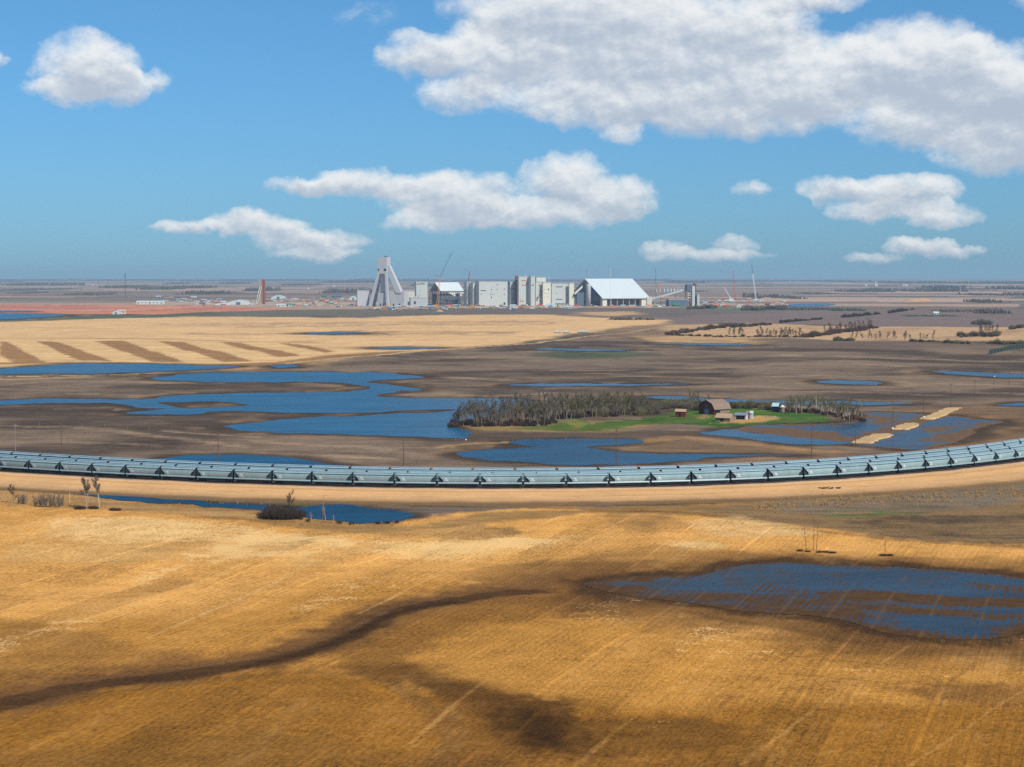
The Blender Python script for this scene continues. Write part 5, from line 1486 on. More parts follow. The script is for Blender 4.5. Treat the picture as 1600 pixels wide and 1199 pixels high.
tent(175, 491.3, 12, 5.2, 'white domed shelter on the bank beside the blue reservoir')
tent(355, 476.5, 34, 7, 'large white fabric hall left of the brown headframe', ROOFW)
tent(336, 477, 22, 3.2, 'low white fabric hall at the foot of the large white one')
tent(545.5, 469, 12.5, 6, 'white tent beside the grey hall, left of the tall headframe')
tent(423.5, 467.5, 22, 6, 'white shelter with dark doorway right of the brown headframe')
shed(502, 464.4, 8, 3, 'small teal shed near the horizon left of the headframe', GRN, GRN)
shed(518, 465.6, 16, 4, 'longer teal shed near the horizon left of the headframe', GRN, BLU)
shed(432, 479.6, 14, 4.4, 'pale green shed in front of the parking rows', CREAM, CLAD)
shed(447, 479, 9, 4.4, 'pale green shed with dark door beside its longer twin', CLAD, GRN)
shed(797, 482, 12, 4.4, 'cream flat shed in front of the stair tower', CREAM, CREAM, rr=.1)
tent(824, 477.6, 13, 5, 'red shelter in front of the tallest mill block', REDL)
tent(840, 479, 9, 4, 'orange red shelter beside the white fabric hall', REDL)
tent(851, 480, 19, 5.6, 'white fabric hall in front of the cream mill block')
shed(868, 479.4, 20, 5, 'low shed with dark flat roof before the east mill hall', CLAD, DARKB, rr=.2)
tent(713, 476, 18, 4.6, 'blue grey fabric hall before the unfinished hall', CLAD)
tent(698, 475.5, 16, 4.8, 'brown canvas hall beside the yellow crane', TANB)
shed(1053, 479, 10, 4, 'green shed below the loadout tower', GRN, GRN)
shed(1047, 477, 5, 4.6, 'red shed left of the green one below the conveyor', REDL, REDL)
tent(1151, 481, 7, 5, 'pale green round shelter right of the loadout tower', CREAM)
shed(1130, 480, 8, 3.4, 'red shed on the plain right of the loadout tower', REDL, REDL)
shed(1119, 480, 6, 3, 'orange shed left of the red one, right of the tower', ORG, REDL)
shed(1132, 472, 16, 2.8, 'long low white shed at the foot of the red crane', CLAD, ROOFW)
shed(1459, 492.6, 8, 5.2, 'lone small white house on the far right plain', ROOFW, ROOFW, 'house', name='farm_house')
o = shed(745, 477, 21, 7, 'orange framed scaffold hall before the long mill', ORG, TANB)
# camp by the red earthworks
r = random.Random(21)
for i in range(26):
    px = r.uniform(238, 340); py = r.uniform(464, 474) if px < 300 else r.uniform(469, 475)
    shed(px, py, r.uniform(4, 11), r.uniform(1.6, 2.8), 'pale camp hut in the cluster between the long white shed and brown headframe', r.choice([CLAD, CREAM, TANB, BLU, PURP, CLAD_G]), r.choice([ROOFW, CLAD_G, TANB, DARKB, RUST]), 'hut', 'camp huts left of the brown headframe', 'camp_hut', rr=.3)
# trailers, containers, trucks in zones
def container_mesh(nm, L, c):
    mb = MB(); n = int(L / .8)
    mb.box(0, L, 0, 2.4, .15, 2.7)
    for i in range(n): mb.box(i * L / n + .1, i * L / n + .35, -.05, 0, .3, 2.6)
    mb.cur = 1; mb.box(L + .001, L + .05, .2, 2.2, .3, 2.55); mb.box(.1, L - .1, .1, 2.3, 0, .15)
    return mb.mesh(nm, [c, GRYC])
def truck_mesh(nm, c):
    mb = MB(); mb.box(0, 7.5, 0, 2.5, 1.1, 3.6); mb.prism_y([(7.8, .7), (10, .7), (10, 1.8), (9.6, 2.9), (7.8, 2.9)], .1, 2.4)
    mb.cur = 1
    for x in (1.2, 2.4, 9): 
        for y in (.2, 2.1):
            n = 10; vs = []
            for yy in (y, y + .25): vs += [(x + .5 * math.cos(2 * math.pi * k / n), yy, .5 + .5 * math.sin(2 * math.pi * k / n)) for k in range(n)]
            mb.add(vs, [(i, (i + 1) % n, n + (i + 1) % n, n + i) for i in range(n)] + [tuple(range(n))[::-1], tuple(range(n, 2 * n))])
    mb.box(0, 9.8, .6, 1.9, .5, 1.05)
    mb.cur = 2; mb.box(9.62, 9.9, .3, 2.2, 1.9, 2.6)
    return mb.mesh(nm, [c, DARKW, DARKB])
def cabin_mesh(nm, L, c, rf):
    return gable_mesh(nm, L, 4.5, 3.0, 3.7, c, rf)
def excavator_mesh(nm):
    mb = MB(); mb.box(-2, 1.6, -1.4, 1.4, 1.1, 2.6); mb.box(.4, 1.7, -1.3, 0, 2.6, 3.6)
    mb.tube((1, .5, 2.2), (4.5, .5, 5.2), .35, .3, 4); mb.tube((4.5, .5, 5.2), (7, .5, 2.4), .3, .22, 4); mb.box(6.6, 7.6, -.1, 1.1, 1.2, 2.4)
    mb.cur = 1
    for s in (-1, 1): mb.prism_y([(-2, .1), (2, .1), (2.5, .5), (2, 1.0), (-2, 1.0), (-2.5, .5)], s * 1.2 - .35, s * 1.2 + .35)
    return mb.mesh(nm, [YEL, DARKW])
CM = {}
for c, nm in ((CLAD, 'white'), (REDL, 'red'), (BLU, 'blue'), (ORG, 'orange'), (TANB, 'tan'), (GRN, 'green')):
    CM[nm] = (container_mesh('container', 12, c), cabin_mesh('site_cabin', 14, c, ROOFW if nm != 'tan' else RUST), truck_mesh('truck', c))
EXM = excavator_mesh('excavator')
ZONES = [(300, 410, 470, 478, 44, 'between the camp huts and the brown headframe'), (410, 560, 466, 480, 110, 'left of the tall headframe'), (560, 680, 474, 485, 96, 'in front of the tall headframe'),
         (680, 800, 475, 484.5, 86, 'in front of the unfinished hall and long mill'), (800, 905, 477, 483, 44, 'in front of the mill tower'), (905, 1040, 471, 481, 84, 'around the big white roofed store'), (1095, 1240, 468, 481, 50, 'below the cranes right of the loadout tower')]
for (x0, x1, y0, y1, n, where) in ZONES:
    for i in range(n):
        px, py = r.uniform(x0, x1), r.uniform(y0, y1)
        x, Y = G(px, py)
        cn = r.choice(['white', 'white', 'white', 'red', 'blue', 'orange', 'tan', 'green', 'white'])
        kd = r.choice([0, 1, 1, 2, 2, 3]) if n > 0 else 0
        if kd == 3:
            o = link('excavator', EXM); lab, cat = 'yellow excavator ' + where, 'excavator'
        else:
            o = link(['container', 'site_cabin', 'truck'][kd], CM[cn][kd]); cat = ['container', 'cabin', 'truck'][kd]
            lab = '%s %s %s' % (cn, ['shipping container', 'site cabin with gabled roof', 'box truck'][kd], where)
        s = r.uniform(.55, 1.25)
        o.location = (x, Y, 0); o.scale = (s, s, s); o.rotation_euler = (0, 0, R(r.uniform(-35, 35)))
        tag(o, lab, cat, '%ss %s' % (cat, where))
# spoil heaps
def heap(px, py, wpx, hpx, label, mm=SOILP):
    x, Y = G(px, py); k = Y / F; W_ = wpx * k / 2; h = hpx * k
    n = 20; prof = [(1.0, -.05), (.8, .22), (.55, .6), (.25, .92), (.05, 1.0)]
    mb = MB(); vs = []; fs = []
    for j, (rr, zz) in enumerate(prof):
        for i in range(n):
            a = 2 * math.pi * i / n; q = 1 + .22 * math.sin(3 * a + px) + .12 * math.sin(5 * a + j)
            vs.append((W_ * rr * q * math.cos(a), W_ * .6 * rr * q * math.sin(a), h * zz))
    for j in range(len(prof) - 1):
        for i in range(n): fs.append((j * n + i, j * n + (i + 1) % n, (j + 1) * n + (i + 1) % n, (j + 1) * n + i))
    fs.append(tuple((len(prof) - 1) * n + i for i in range(n)))
    mb.add(vs, fs); o = mb.build('soil_heap', mm, None, smooth=True, loc=(x, Y, 0))
    tag(o, label, 'soil heap')
heap(686, 487, 12, 3, 'small tan soil heap on the grass before the yellow crane')
heap(1428, 471, 40, 4, 'broad tan soil heap on the far right plain')
heap(1442, 470.5, 26, 4.6, 'orange tan soil heap behind the broad one on the far right', mat('soil_orange', S(206, 150, 104), 1, .2, .1))
heap(1215, 474, 24, 1.6, 'low pale bank beside the small reservoir right of the cranes')
heap(735, 482, 14, 2.2, 'tan soil heap in front of the long mill')
# horizon silos, elevator
def tank(px, py, rpx, hpx, label, group=None, mm=ROOFW):
    x, Y = G(px, py); k = Y / F
    o = MB().lathe([(rpx * k, -.3), (rpx * k, hpx * k * .8), (rpx * k * .3, hpx * k)], 14).build('storage_tank', mm, None, smooth=False, loc=(x, Y, 0))
    tag(o, label, 'tank', group)
for i in range(8):
    tank(1026 + i * 5.2 + (i > 1) * 1.5, 456.4, 1.1, 5.0, 'slim white tank in the row behind the big store right end', 'white tanks behind the store')
for i in range(4):
    tank(1411 + i * 2.2, 447.5, .9, 3.4, 'white grain bin in the tiny group near the far right horizon', 'grain bins near the horizon')
b = Bld('grain_elevator', 'pale grain elevator with stepped head on the far right horizon', 'grain elevator', 1366, 15000, 10)
k = b.k
MB().box(0, 2 * k, 0, 12, -1, 5.8 * k).build('tower', CLAD, b.root); MB().box(.6 * k, 1.3 * k, 2, 10, 5.8 * k, 7.4 * k).build('head', CLAD_G, b.root); MB().box(2 * k, 5 * k, 0, 14, -1, 3 * k).build('annex', CREAM, b.root); MB().box(-16 * k, -12 * k, 0, 14, -1, 2 * k).build('side_shed', CREAM, b.root)
b = Bld('orange_tower', 'orange steel tower beyond the big store right end', 'tower', 1027.5, 6000, 5)
m = MB()
for x in (0, 7):
    for y in (0, 7): m.box(x - .5, x + .5, y - .5, y + .5, 0, b.h(443))
for py in (444, 448): m.box(-1, 8, -1, 8, b.h(py), b.h(py) + 2.5)
m.build('frame', ORG, b.root)
for (px, py, lab) in ((143, 445.6, 'white farmhouse between two dark treelines on the far left plain'), (1443, 452, 'white barn among treelines on the far right plain'), (520, 449, 'white farm shed near the horizon left of the headframe'), (480, 452, 'white farm shed beyond the brown headframe')):
    shed(px, py, 3.6, 1.8, lab, ROOFW, CLAD, 'house', name='far_house')
# vehicles parked on the diagonal road
for i, px in enumerate((866, 880, 903, 909)):
    x, Y = G(px, 520.6 + (i % 2) * .3); o = link('truck', CM['white'][2]); o.location = (x, Y, .05); o.rotation_euler = (0, 0, R(8))
    tag(o, 'white box truck parked on the dirt track below the store', 'truck', 'trucks on the dirt track')
# ------------------------------------------------------------------ farmstead
BARNRED = mat('barn_red', S(130, 58, 54), .9, .35, .5, streak=(3, 3, .4))
SHINGLE = mat('barn_shingle', S(146, 124, 106), .95, .28, .7, bump=.3)
GREYW = mat('weathered_wood', S(150, 124, 108), .95, .3, .6, streak=(3, 3, .4))
TANROOF = mat('tan_roof', S(186, 160, 124), .95, .2, .7)
TIN = mat('tin_roof', S(150, 162, 178), .5, .12, .5, .3)
WHITEB = mat('white_boards', S(200, 206, 208), .8, .14, .6)
DARKIN = mat('dark_interior', (.012, .012, .014), .9, .2, .5)
def pxs(px, py):
    x, Y = G(px, py)
    return x, Y, Y / F
x, Y, k = pxs(1116.5, 649.5)
barn = thing('barn', 'old dark red barn with curved gambrel roof of worn brown shingles', 'barn', (x, Y, gz(x, Y)), R(40))
BL, BD = 12.2, 12.4
gp = [(0, 3.1), (1.5, 5.9), (BD / 2, 7.9), (BD - 1.5, 5.9), (BD, 3.1)]
MB().prism_x([(0.25, -.4)] + [(min(max(y, .25), BD - .25), z - .2) for y, z in gp] + [(BD - .25, -.4)], 0.15, BL - .15).build('wall', BARNRED, barn)
m = MB()
op = [(-.5, 2.75)] + gp[1:-1] + [(BD + .5, 2.75)]
pr = op + [(y * .985 + BD / 2 * .015, z - .2) for y, z in reversed(op)]
m.prism_x(pr, -.5, BL + .5)
m.build('roof', SHINGLE, barn)
MB().box(BL * .36, BL - .1, .1, .3, .6, 3.0).build('side_boarding', GREYW, barn)
MB().box(.6, BL * .34, .05, .35, .1, 2.6).build('side_door', DARKIN, barn)
MB().box(0.0, .2, BD * .36, BD * .62, .0, 2.9).build('barn_door', TIN, barn)
MB().box(0.02, .2, BD * .42, BD * .56, 3.7, 5.1).build('loft_door', GREYW, barn)
for q in (.12, .78): MB().box(0.05, .2, BD * q, BD * (q + .08), 1.4, 2.3).build('window', DARKIN, barn)

def farm_shed(px, py, wpx, hpx, ridge, phi, sidepx, wall, roof, name, label, cat='shed', door=None):
    x, Y, k = pxs(px, py)
    t = thing(name, label, cat, (x, Y, gz(x, Y)), R(phi))
    L = wpx * k / math.cos(R(phi)); D = sidepx * k / max(.2, math.sin(abs(R(phi)))); he = (hpx - ridge) * k; hr = hpx * k
    MB().prism_x([(0, -.4), (D, -.4), (D, he), (D / 2, hr - .1), (0, he)], 0, L).build('wall', wall, t)
    m = MB(); e = .3; sl = (hr - he) / (D / 2)
    pr = [(-e, he - e * sl), (D / 2, hr), (D + e, he - e * sl), (D + e, he - e * sl - .16), (D / 2, hr - .16), (-e, he - e * sl - .16)]
    m.prism_x([(y, z + .12) for y, z in pr], -e, L + e); m.build('roof', roof, t)
    if door == 'open': MB().box(L * .12, L * .88, -.06, .2, 0, he * .85).build('opening', DARKIN, t)
    elif door: MB().box(L * .35, L * .55, -.05, .1, 0, he * .8).build('door', door, t)
    return t
farm_shed(1117.5, 659, 22, 12.5, 6, -32, 8, GREYW, TANROOF, 'low_shed', 'low weathered shed with pale tan roof in front of the red barn', door=DARKIN)
farm_shed(1148, 656.5, 17, 10, 3, -25, 3.6, WHITEB, TIN, 'open_shed', 'white open fronted shed with grey tin roof right of the low tan roofed one', door='open')
farm_shed(1166.2, 656, 4.6, 11.5, 2, -12, 1, BARNRED, SHINGLE, 'privy', 'narrow dark red hut squeezed between two white sheds', door=DARKIN)
farm_shed(1171.6, 656, 4.2, 12, 2.5, -20, 1.4, WHITEB, WHITEB, 'white_hut', 'narrow tall white hut right of the narrow dark red one')
farm_shed(1055, 651.5, 15.5, 12, 3, -20, 2.6, BARNRED, TANROOF, 'red_shed', 'small dark red shed with tan roof standing alone left of the barn', door=DARKIN)
x, Y, k = pxs(1222.5, 646)
t = thing('grain_bin', 'round weathered grain bin with pale conical roof by the right grove', 'grain bin', (x, Y, gz(x, Y)))
MB().lathe([(1.25, -.3), (1.25, 3.0)], 18).build('wall', GREYW, t); MB().lathe([(1.55, 2.95), (.9, 3.7), (.15, 4.3)], 18).build('roof', mat('pale_roof', S(206, 200, 186), .7, .12, .5), t)
farm_shed(1206.5, 645.5, 9, 14, 4.5, -20, 3, DARKIN, mat('teal_tin', S(176, 206, 208), .5, .1, .5), 'dark_hut', 'dark hut with pale teal tin roof touching the round grain bin')

# ------------------------------------------------------------------ bare trees
def limb(mb, p, d, L, r, rnd, depth, tips, segs=3, up=.18, nn=4):
    q = Vector(p); dd = Vector(d).normalized(); pts = [(q.copy(), r)]
    for i in range(segs):
        dd = (dd + Vector((rnd.uniform(-.16, .16), rnd.uniform(-.16, .16), up * rnd.uniform(.3, 1)))).normalized()
        q = q + dd * (L / segs)
        pts.append((q.copy(), r * (1 - .72 * (i + 1) / segs)))
    for (a, ra), (b, rb) in zip(pts, pts[1:]): mb.tube(a, b, ra, rb, nn)
    tips.append((pts, dd.copy()))
    return pts, dd
def bare_tree(seed, hgt, spread, twigs=150, lean=.1, multi=1, first=.35):
    rnd = random.Random(seed)
    mt, mc = MB(), MB()
    for s in range(multi):
        tips = []
        d0 = Vector((rnd.uniform(-lean, lean), rnd.uniform(-lean, lean), 1))
        b0 = Vector((rnd.uniform(-.5, .5), rnd.uniform(-.5, .5), -.3)) if multi > 1 else Vector((0, 0, -.3))
        pts, dd = limb(mt, b0, d0, hgt * .70, hgt * .0125 + .04, rnd, 0, tips, 5, .05, 5)
        br = []
        for i in range(9):
            t = first + (1 - first) * (i + rnd.random() * .6) / 9
            j = min(int(t * 5), 4); f = t * 5 - j
            p = pts[j][0].lerp(pts[j + 1][0], f); rr = pts[j][1] * .55
            a = rnd.uniform(0, 2 * math.pi); el_ = rnd.uniform(.55, 1.15)
            d = Vector((math.cos(a) * math.cos(el_), math.sin(a) * math.cos(el_), math.sin(el_)))
            L = spread * rnd.uniform(.6, 1.15) * (1.15 - .6 * t)
            bp, bd = limb(mt, p, d, L, max(rr, .035), rnd, 1, tips, 3, .22, 4)
            br.append((bp, bd, L))
        n = int(twigs / multi)
        for i in range(n):
            bp, bd, L = rnd.choice(br)
            j = rnd.choice((0, 1, 1, 2, 2)); p = bp[j][0].lerp(bp[j + 1][0], rnd.random())
            d = (bd * .7 + Vector((rnd.uniform(-1, 1), rnd.uniform(-1, 1), rnd.uniform(-.3, 1)))).normalized()
            l = L * rnd.uniform(.28, .62)
            e1 = p + d * l * .55; d2 = (d + Vector((rnd.uniform(-.5, .5), rnd.uniform(-.5, .5), rnd.uniform(0, .6)))).normalized(); e2 = e1 + d2 * l * .5
            mc.tube(p, e1, .042, .030, 3); mc.tube(e1, e2, .030, .012, 3)
            d3 = (d - d2 * .4 + Vector((rnd.uniform(-.4, .4), rnd.uniform(-.4, .4), .2))).normalized()
            mc.tube(e1, e1 + d3 * l * .45, .026, .010, 3)
    return mt, mc
BARK = mat('poplar_bark', S(128, 116, 100), .95, .25, .8)
BARK_P = mat('birch_bark', S(188, 176, 154), .9, .22, 1.2)
TWIG = mat('grey_twigs', S(112, 102, 88), .95, .3, .5)
TWIG_O = mat('olive_twigs', S(116, 108, 72), .95, .3, .5)
TWIG_R = mat('red_brown_twigs', S(98, 72, 58), .95, .3, .5)
TWIG_D = mat('dark_twigs', S(74, 62, 52), .95, .3, .5)
def tree_set(nm, n, seed, hgt, spread, twigs, bark, twig, **kw):
    out = []
    for i in range(n):
        a, b = bare_tree(seed + i, hgt * (0.9 + .2 * (i / max(1, n - 1))), spread, twigs, **kw)
        out.append((a.mesh('trunk', bark), b.mesh('crown', twig)))
    return out
T_GREY = tree_set('grey', 6, 100, 16.5, 3.1, 250, BARK, TWIG, lean=.16)
T_OLIVE = tree_set('olive', 5, 200, 16, 3.5, 270, BARK, TWIG_O, lean=.1)
T_PALE = tree_set('pale', 4, 300, 16.0, 3.0, 190, BARK_P, TWIG_O, lean=.12)
T_SMALL = tree_set('small', 5, 400, 11.0, 3.0, 220, BARK, TWIG_R, lean=.12, first=.2)
T_NEAR = tree_set('near', 3, 500, 15.0, 3.3, 520, BARK_P, TWIG, lean=.14, first=.5)
WILLOW = tree_set('willow', 4, 600, 6.5, 1.5, 150, BARK, TWIG, lean=.45, multi=6, first=.15)
def put_tree(ms, px, py, sc, label, group, rnd, name='bare_tree', zoff=-.1):
    x, Y = G(px, py)
    t = thing(name, label, 'tree', (x, Y, gz(x, Y) + zoff), rnd.uniform(0, 6.28), group)
    s = sc; t.scale = (s * rnd.uniform(.9, 1.1), s * rnd.uniform(.9, 1.1), s * rnd.uniform(.9, 1.1))
    link('trunk', ms[0], t); link('crown', ms[1], t)
def shrub_mesh(seed, w, h, n, mats_):
    rnd = random.Random(seed); mb = MB()
    for i in range(n):
        a = rnd.uniform(0, 6.28); rr = w * .5 * math.sqrt(rnd.random())
        p = Vector((rr * math.cos(a) * .7, rr * math.sin(a) * .7, -.1))
        top = h * rnd.uniform(.55, 1.0) * (1 - .45 * (rr / (w * .5)) ** 2)
        e = Vector((p.x * 1.5 + rnd.uniform(-.5, .5), p.y * 1.5 + rnd.uniform(-.5, .5), top))
        m = p.lerp(e, .5) + Vector((rnd.uniform(-.2, .2), rnd.uniform(-.2, .2), 0))
        mb.tube(p, m, .04, .03, 3); mb.tube(m, e, .03, .012, 3)
        for q in range(4):
            b = m.lerp(e, rnd.random()); mb.tube(b, b + Vector((rnd.uniform(-.6, .6), rnd.uniform(-.6, .6), rnd.uniform(.05, .6))), .02, .008, 3)
    return mb.mesh('shrub', mats_)
SH_D = [shrub_mesh(10 + i, 4.2, 2.6, 170, TWIG_D) for i in range(3)]
SH_R = [shrub_mesh(20 + i, 4.2, 2.8, 170, TWIG_R) for i in range(3)]
SH_O = [shrub_mesh(30 + i, 5.0, 4.2, 190, TWIG_O) for i in range(3)]
SH_G = [shrub_mesh(40 + i, 4.2, 3.2, 170, TWIG) for i in range(3)]
def put_shrub(ms, px, py, sc, label, group, rnd, z=0, flat=1.0):
    x, Y = G(px, py)
    o = link('shrub', rnd.choice(ms), None, (x, Y, gz(x, Y) + z), rnd.uniform(0, 6.28))
    o.scale = (sc, sc, sc * rnd.uniform(.8, 1.15) * flat)
    tag(o, label, 'shrub', group)
rnd = random.Random(99)
def copy_into(mb, me, loc, sx, sz, rot):
    c, s_ = math.cos(rot), math.sin(rot)
    vs = [(loc[0] + (v.co.x * c - v.co.y * s_) * sx, loc[1] + (v.co.x * s_ + v.co.y * c) * sx, loc[2] + v.co.z * sz) for v in me.vertices]
    mb.add(vs, [list(p.vertices) for p in me.polygons])
class Mass:
    def __init__(s): s.mb = MB(); s.mats = []
    def put(s, ms, px, py, sc, flat=1.0):
        me = rnd.choice(ms); m_ = me.materials[0]
        if m_ not in s.mats: s.mats.append(m_)
        s.mb.cur = s.mats.index(m_)
        x, Y = G(px, py); copy_into(s.mb, me, (x, Y, gz(x, Y)), sc, sc * rnd.uniform(.75, 1.2) * flat, rnd.uniform(0, 6.28))
    def done(s, name, label=None, cat=None, kind=None):
        return tag(s.mb.build(name, s.mats), label, cat, None, kind)
def lerp_pl(pl, x):
    return float(np.interp(x, [p[0] for p in pl], [p[1] for p in pl]))
front = [(706, 664), (725, 667), (800, 667), (850, 665), (880, 658), (905, 654), (960, 652), (1010, 649)]
back = [(706, 656), (740, 652), (850, 646), (960, 642), (1010, 640)]
def span(n, x0, x1, skew=1.0):
    return [x0 + (x1 - x0) * ((i + rnd.uniform(-.4, .4) + .5) / n) for i in range(n)]
lab = {0: 'bare grey poplar on the lake end of the long grove, left of the green farmyard', 1: 'bare grey poplar in the dense middle of the long grove', 2: 'bare olive tinged tree in the grove nearest the green farmyard'}
for px in span(64, 716, 800):
    f = rnd.random() ** 1.3; py = lerp_pl(front, px) * (1 - f) + lerp_pl(back, px) * f
    put_tree(rnd.choice(T_GREY), px, py, rnd.uniform(.82, 1.02) * (.86 if px < 735 else 1), lab[0], 'poplars at the lake end of the grove', rnd)
for px in span(74, 798, 900):
    f = rnd.random() ** 1.2; py = lerp_pl(front, px) * (1 - f) + lerp_pl(back, px) * f
    put_tree(rnd.choice(T_GREY + T_OLIVE[:2]), px, py, rnd.uniform(.85, 1.08), lab[1], 'poplars in the middle of the grove', rnd)
for px in span(76, 896, 1012):
    f = rnd.random(); py = lerp_pl(front, px) * (1 - f) + lerp_pl(back, px) * f
    put_tree(rnd.choice(T_OLIVE + T_GREY[:2]), px, py, rnd.uniform(.8, 1.05) * (1 if px < 985 else .8), lab[2], 'trees of the grove nearest the farmyard', rnd)
U1 = Mass()
for px in span(70, 706, 905):
    py = lerp_pl(front, px) - abs(rnd.gauss(0, 4))
    U1.put(SH_D + SH_R[:1], px, py, rnd.uniform(.6, 1.2))
for px in span(26, 890, 1015):
    py = lerp_pl(front, px) - abs(rnd.gauss(0, 3.5))
    U1.put(SH_D + SH_O, px, py, rnd.uniform(.7, 1.2))
U1.done('undergrowth', kind='stuff')
for px, py, s in ((708, 667, 1.3), (713, 668, 1.0), (704, 667.5, .9)):
    put_shrub(SH_R, px, py, s, 'reddish shrub on the tip of land in the lake left of the grove', 'shrubs on the lake point', rnd)
put_tree(T_NEAR[0], 709, 664, .62, 'leaning lone sapling at the water edge, left end of the grove', None, rnd)
# brush behind the farm
U2 = Mass()
for px in span(60, 1005, 1100):
    U2.put(SH_O + SH_G, px, rnd.uniform(636, 648) - (4 if px > 1040 else 0), rnd.uniform(.7, 1.35))
U2.done('thicket', 'olive brush thicket left of and behind the red barn', 'thicket')
U3 = Mass()
for px in span(36, 1128, 1222):
    U3.put(SH_R + SH_O, px, rnd.uniform(637, 643), rnd.uniform(.8, 1.2))
U3.done('hedge', 'red brown leafless hedge between the barn and the grain bin', 'hedge')
U4 = Mass()
for px, py, s in ((1080, 636, .75), (1085, 637, .8), (1108, 634, .6), (1091, 640, .7)):
    put_tree(rnd.choice(T_OLIVE), px, py, s, 'small bare tree rising from the brush behind the red barn', 'trees behind the barn', rnd)
for px in span(56, 1226, 1332):
    f = rnd.random(); py = 640 + f * 8 + max(0, (px - 1280)) * .18
    put_tree(rnd.choice(T_PALE + T_OLIVE[:1]), px, py, rnd.uniform(.62, .85), 'slender pale stemmed tree in the grove right of the grain bin', 'pale trees right of the grain bin', rnd)
for px in span(16, 1300, 1348):
    py = rnd.uniform(648, 660)
    put_tree(rnd.choice(T_PALE + T_GREY[:2]), px, py, rnd.uniform(.6, .85), 'bare tree standing at the flooded right edge of the farm grove', 'trees at the flooded edge', rnd)
for px in span(40, 1228, 1352):
    py = 645 + max(0, (px - 1270)) * .16 + rnd.uniform(-2, 2)
    U4.put(SH_R + SH_D, px, py, rnd.uniform(.5, .95))
U4.done('undergrowth', kind='stuff')
for px, py, s in ((1199, 643, .9), (1204, 643.5, 1.0)):
    put_shrub(SH_D, px, py, s, 'near black shrub beside the dark teal roofed hut', 'dark shrubs by the hut', rnd)
# ---- shelterbelts beyond the ploughland
def belt(pts, n, ms, sc, label, group, jy=1.0, tree=False, flat=1.0):
    P = np.array(pts, float); s = arclen(P); M_ = Mass(); n = n if tree else int(n * 1.7)
    for i in range(n):
        t = s[-1] * (i + rnd.uniform(0, 1)) / n
        px = np.interp(t, s, P[:, 0]); py = np.interp(t, s, P[:, 1]) + rnd.uniform(-jy, jy)
        if tree: put_tree(rnd.choice(ms), px, py, rnd.uniform(*sc), label, group, rnd)
        else: M_.put(ms, px, py, rnd.uniform(sc[0] * .35, sc[1]), flat)
    if not tree: M_.done('hedge', label, 'hedge')
belt([(1042, 522), (1100, 516), (1140, 511), (1205, 509)], 46, SH_D + SH_R + SH_G, (1.7, 2.5), 'dark diagonal hedge along the left of the pale striped stubble', 'bushes of the diagonal hedge', 1.2)
belt([(1042, 523), (1120, 525.5), (1260, 527)], 40, SH_D + SH_R, (.9, 1.5), 'low thin hedge along the near edge of the pale striped stubble', 'low hedge bushes', .6)
belt([(1182, 526), (1256, 527.5)], 22, T_SMALL, (1.1, 1.6), 'bare tree in the rounded row between the two long hedges', 'trees between the hedges', .8, True)
belt([(1138, 525), (1162, 525)], 6, T_SMALL, (1.1, 1.5), 'bare tree in the little clump by the diagonal hedge', 'trees by the diagonal hedge', .6, True)
belt([(1258, 526), (1310, 521), (1370, 513)], 34, SH_D + SH_R, (2.2, 3.1), 'tall thick dark hedge slanting across the pale striped stubble', 'bushes of the thick hedge', 1.2)
belt([(1290, 523), (1368, 512)], 14, T_SMALL, (1.3, 1.9), 'bare tree poking above the thick dark hedge', 'trees in the thick hedge', 1, True)
belt([(1325, 529), (1462, 531.5)], 17, T_SMALL, (1.0, 1.6), 'bare tree in the open row before the pale striped field', 'open row trees', 1, True)
belt([(1304, 531.5), (1334, 532)], 9, SH_O + SH_D, (1.0, 1.6), 'small low olive hedge at the left end of the open tree row', 'low bushes under the open row', .5)
belt([(1420, 534.5), (1514, 536)], 22, SH_D + SH_O, (1.0, 1.5), 'low dark hedge fringing the pale striped field below the open row', 'fringe bushes', .5)
belt([(1540, 536), (1600, 536.5)], 14, SH_D + SH_O, (1.0, 1.6), 'low dark hedge at the right edge above the green barrier', 'right fringe bushes', .5)
belt([(1498, 527), (1558, 526)], 20, SH_G + SH_D, (2.0, 3.0), 'dense grey thicket standing on the stubble at the right', 'bushes in the right clump', 1.4)
belt([(1530, 523), (1558, 520)], 7, T_SMALL, (1.3, 1.8), 'bare tree in the dense clump on the right stubble', 'trees in the right clump', 1, True)
belt([(1520, 507), (1548, 507)], 9, SH_G, (2.2, 3.2), 'lone rounded grey thicket above the dense one on the right', 'bushes in the far right clump', .6)
belt([(1218, 505), (1285, 499)], 16, SH_D, (1.6, 2.2), 'faint dark hedge running off above the pale striped stubble', 'faint hedge bushes', .4)
belt([(1578, 516), (1604, 511)], 8, SH_D + SH_G, (1.8, 2.6), 'dark thicket cut off by the right edge of the plain', 'right edge bushes', .6)
belt([(1314, 497), (1376, 491)], 14, SH_D, (2.2, 3.0), 'dark straight hedge just below the green field strip', 'hedge below the green strip', .4)
belt([(1390, 490), (1426, 484)], 10, SH_D, (2.2, 3.0), 'short dark slanting hedge left of the lone white house', 'slanting hedge bushes', .3)
belt([(948, 500), (1024, 500)], 18, SH_D + SH_G, (1.4, 2.0), 'low dark thicket on the field below the big white store', 'thicket below the store', .6)
belt([(1074, 483), (1118, 482)], 16, SH_G + SH_D, (2.4, 3.6), 'grey thicket directly below the loadout tower', 'bushes below the loadout tower', .8)
belt([(1158, 485), (1228, 484)], 22, SH_G, (2.6, 4.2), 'broad grey thicket below the red and white cranes', 'thicket below the cranes', .8)
